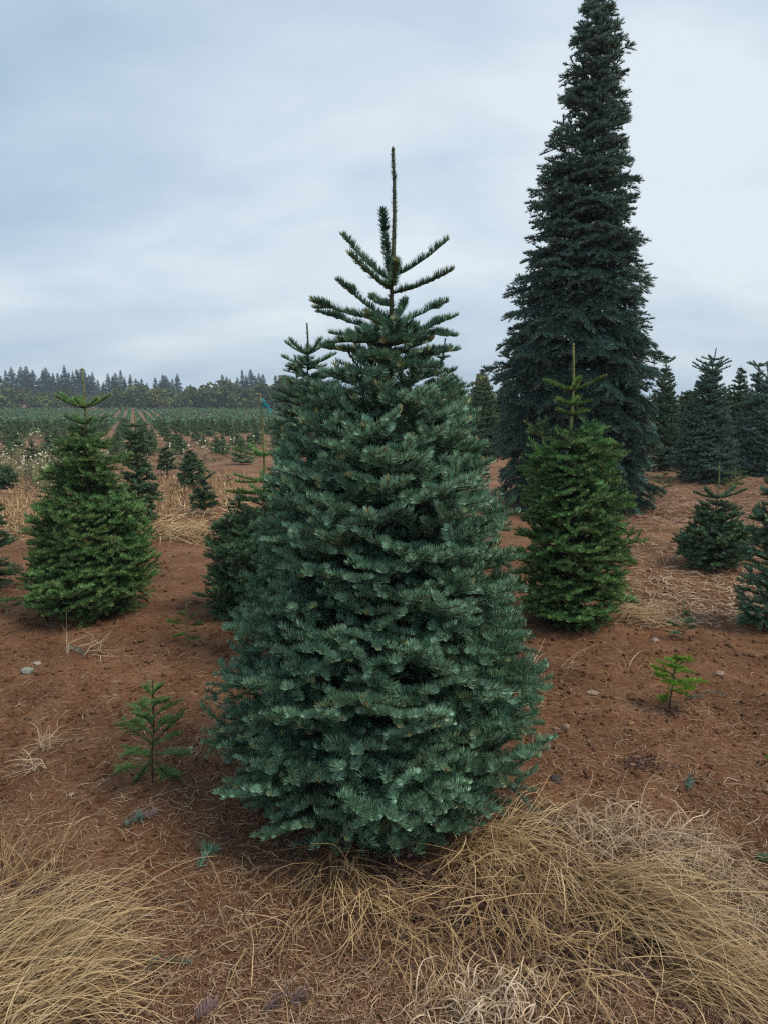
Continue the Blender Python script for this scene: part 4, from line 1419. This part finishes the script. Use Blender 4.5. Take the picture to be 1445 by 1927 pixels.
def dead_leaves():
    rng = np.random.default_rng(88)
    sets = [(770, 1650, 60, 26, 420), (1280, 1725, 90, 60, 700), (1210, 1440, 42, 14, 120), (860, 1740, 120, 70, 500), (1130, 1790, 160, 70, 600), (90, 1690, 80, 30, 200), (1262, 1342, 40, 10, 110)]  # dead leaves; among the grass clumps their dark colour also stands in for shade
    Ps = []
    for (x, y, sx, sy, n) in sets:
        for _ in range(n):
            pass
        px_ = rng.normal(x, sx * 0.6, n)
        py_ = rng.normal(y, sy * 0.6, n)
        c = ground(x, y)
        cx, cy = (px_ - 722.5) / FPX, (963.5 - py_) / FPX
        dz = cy * math.cos(PITCH) - math.sin(PITCH)
        t = (CAM_H - c[2]) / -dz
        X, Y = cx * t, (math.cos(PITCH) + cy * math.sin(PITCH)) * t
        Ps.append(np.stack([X, Y, gz(X, Y) + rng.uniform(0.002, 0.02, n)], 1))
    P_ = np.concatenate(Ps)
    n = len(P_)
    e1 = unit(rng.normal(size=(n, 3)) * [1, 1, 0.45])
    e2 = unit(np.cross(e1, rng.normal(size=(n, 3)) * 0.5 + [0, 0, 1]))
    nn_ = np.cross(e1, e2)
    a = (rng.uniform(0.006, 0.014, n))[:, None]
    V = np.stack([P_ - e1 * a, P_ + e2 * a * 0.6 + nn_ * a * 0.3, P_ + e1 * a, P_ - e2 * a * 0.6 + nn_ * a * 0.3], 1).reshape(-1, 3)
    V[:, 2] = np.maximum(V[:, 2], gz(V[:, 0], V[:, 1]) + 0.001)
    o_ = (np.arange(n) * 4)[:, None]
    T = np.stack([o_ + [0, 1, 2], o_ + [0, 2, 3]], 1).reshape(-1, 3)
    o = bpy.data.objects.new('dead_leaves', mesh_from('dead_leaves', V, T, [M['deadleaf']], None, np.repeat(rng.random(n) ** 1.5, 4)))
    link(o)
    tag(o, 'dark shrivelled leaf litter doubling as painted shade in hollows of the grass', 'leaf litter', kind='stuff')


dead_leaves()


# ------------------------------------------------------------------ fallen sprigs, stones
def sprig(px0, py0, px1, py1, mats, label, seed, side=4, style='fine', nn=70):
    rng = np.random.default_rng(seed)
    a, b_ = ground(px0, py0), ground(px1, py1)
    c = 0.5 * (a + b_)
    t_ = thing('fallen_sprig', c, label, 'fir sprig')
    p, q = a - c + np.array([0, 0, 0.012]), b_ - c + np.array([0, 0, 0.014])
    shoot_part(t_, p, q, style, mats, rng, 'twig', nn=nn, side=side, tint=0.5, r=0.0025, sweep=0.3, curl=-0.03)


pm = [M['paleneedle'], M['twig']]
dn = [M['dryneedle'], M['twig']]
sprig(232, 1560, 264, 1545, pm, 'pale blue fallen sprig on the soil left of the big fir', 1, 2)
sprig(273, 1545, 291, 1534, dn, 'faded pink fallen sprig beside the pale blue one', 2, 0)
sprig(374, 1640, 398, 1604, [M['noble'], M['twig']], 'green fallen sprig on the soil below the big fir', 3, 2)
sprig(275, 1818, 358, 1820, pm, 'long grey green fallen sprig near the bottom left', 4, 0, nn=40)
sprig(498, 1908, 540, 1880, dn, 'larger mauve dried sprig at the bottom edge', 5, 0)
sprig(545, 1892, 572, 1882, dn, 'smaller mauve dried sprig at the bottom edge', 6, 0)
sprig(985, 1546, 1026, 1532, pm, 'grey green fallen sprig beside the golden grass', 7, 0)
sprig(1290, 1318, 1320, 1315, pm, 'short blue green fallen sprig right of the bright seedling', 8, 0, 'small')
sprig(1325, 1306, 1360, 1312, pm, 'longer blue green fallen sprig right of the bright seedling', 9, 0, 'small')
sprig(1294, 1494, 1296, 1472, pm, 'pale stubby sprig standing on the right soil', 10, 0)
sprig(372, 1925, 402, 1895, dn, 'pinkish dried sprig at the bottom left of centre', 11, 0)
sprig(130, 1222, 160, 1234, pm, 'grey green sprig among the left weed stalks', 12, 0, 'small')


def stone(px, py, w, label, col, seed, flat=0.55):
    rng = np.random.default_rng(seed)
    c = ground(px, py)
    r_ = w / 2 / FPX * np.linalg.norm(c - np.array([0, 0, CAM_H]))
    import bmesh
    bm_ = bmesh.new()
    bmesh.ops.create_icosphere(bm_, subdivisions=2, radius=1)
    k = rng.normal(size=(7, 3))
    for v in bm_.verts:
        d = np.array(v.co)
        s = 1.0
        for q in k:
            s = min(s, 0.62 / max(0.3, float(d @ unit(q))) if d @ unit(q) > 0.62 else s)
        v.co = Vector((d[0] * s * r_ * 1.1, d[1] * s * r_ * 0.85, d[2] * s * r_ * flat))
    me = bpy.data.meshes.new('stone')
    bm_.to_mesh(me)
    bm_.free()
    me.materials.append(bark_mat('stone_' + str(seed), tuple(0.6 * v for v in col), col, 140, 1.0))
    o = bpy.data.objects.new('stone', me)
    o.location = (c[0], c[1], c[2] + r_ * flat * 0.45)
    o.rotation_euler = (0, 0, rng.uniform(0, 6))
    link(o)
    tag(o, label, 'stone')


stone(1063, 1371, 18, 'rounder pale pink stone right of the big fir', (0.36, 0.24, 0.19), 1, 0.8)
stone(1046, 1373, 12, 'smaller pink stone beside the rounder one', (0.32, 0.21, 0.16), 2, 0.7)
stone(52, 1266, 24, 'grey green flat stone on the soil at far left', (0.30, 0.34, 0.28), 3, 0.5)
stone(70, 1250, 16, 'small pale flat stone just beyond the grey green one', (0.38, 0.32, 0.27), 4, 0.4)
stone(1045, 1468, 32, 'dark slate coloured stone right of the big fir foot', (0.07, 0.055, 0.055), 5, 0.18)
stone(1115, 1306, 22, 'flat tan stone between the big fir and bright seedling', (0.33, 0.24, 0.17), 6, 0.35)
stone(1354, 1269, 22, 'flat pinkish stone right of the bright seedling', (0.34, 0.23, 0.18), 7, 0.3)
stone(1187, 1363, 16, 'orange brown stone below the bright seedling', (0.36, 0.19, 0.09), 8, 0.6)
stone(1233, 1206, 18, 'pale stone by the greyish green seedling', (0.38, 0.30, 0.24), 9, 0.4)
stone(360, 1410, 14, 'pale greenish stone left of the big fir', (0.33, 0.36, 0.27), 10, 0.4)
stone(134, 1497, 14, 'small pink stone left of the spindly seedling', (0.32, 0.22, 0.18), 11, 0.6)

# ------------------------------------------------------------------ haze
def haze():
    m = bpy.data.materials.new('haze')
    m.use_nodes = True
    t = m.node_tree
    for n in list(t.nodes):
        t.nodes.remove(n)
    o_ = N(t, 'ShaderNodeOutputMaterial')
    v = N(t, 'ShaderNodeVolumePrincipled')
    v.inputs['Color'].default_value = (0.66, 0.84, 1.0, 1)
    v.inputs['Density'].default_value = 0.0009
    t.links.new(v.outputs[0], o_.inputs['Volume'])
    x0, x1, y0, y1, z0, z1 = -300, 300, -300, 300, -2.6, 20
    V = np.array([[x, y, z] for z in (z0, z1) for y in (y0, y1) for x in (x0, x1)], float)
    Q = np.array([[0, 2, 3, 1], [4, 5, 7, 6], [0, 1, 5, 4], [2, 6, 7, 3], [0, 4, 6, 2], [1, 3, 7, 5]])
    ob = bpy.data.objects.new('haze', mesh_from('haze', V, Q, [m]))
    link(ob)
    tag(ob, 'thin pale blue haze over the far field', kind='stuff')


haze()
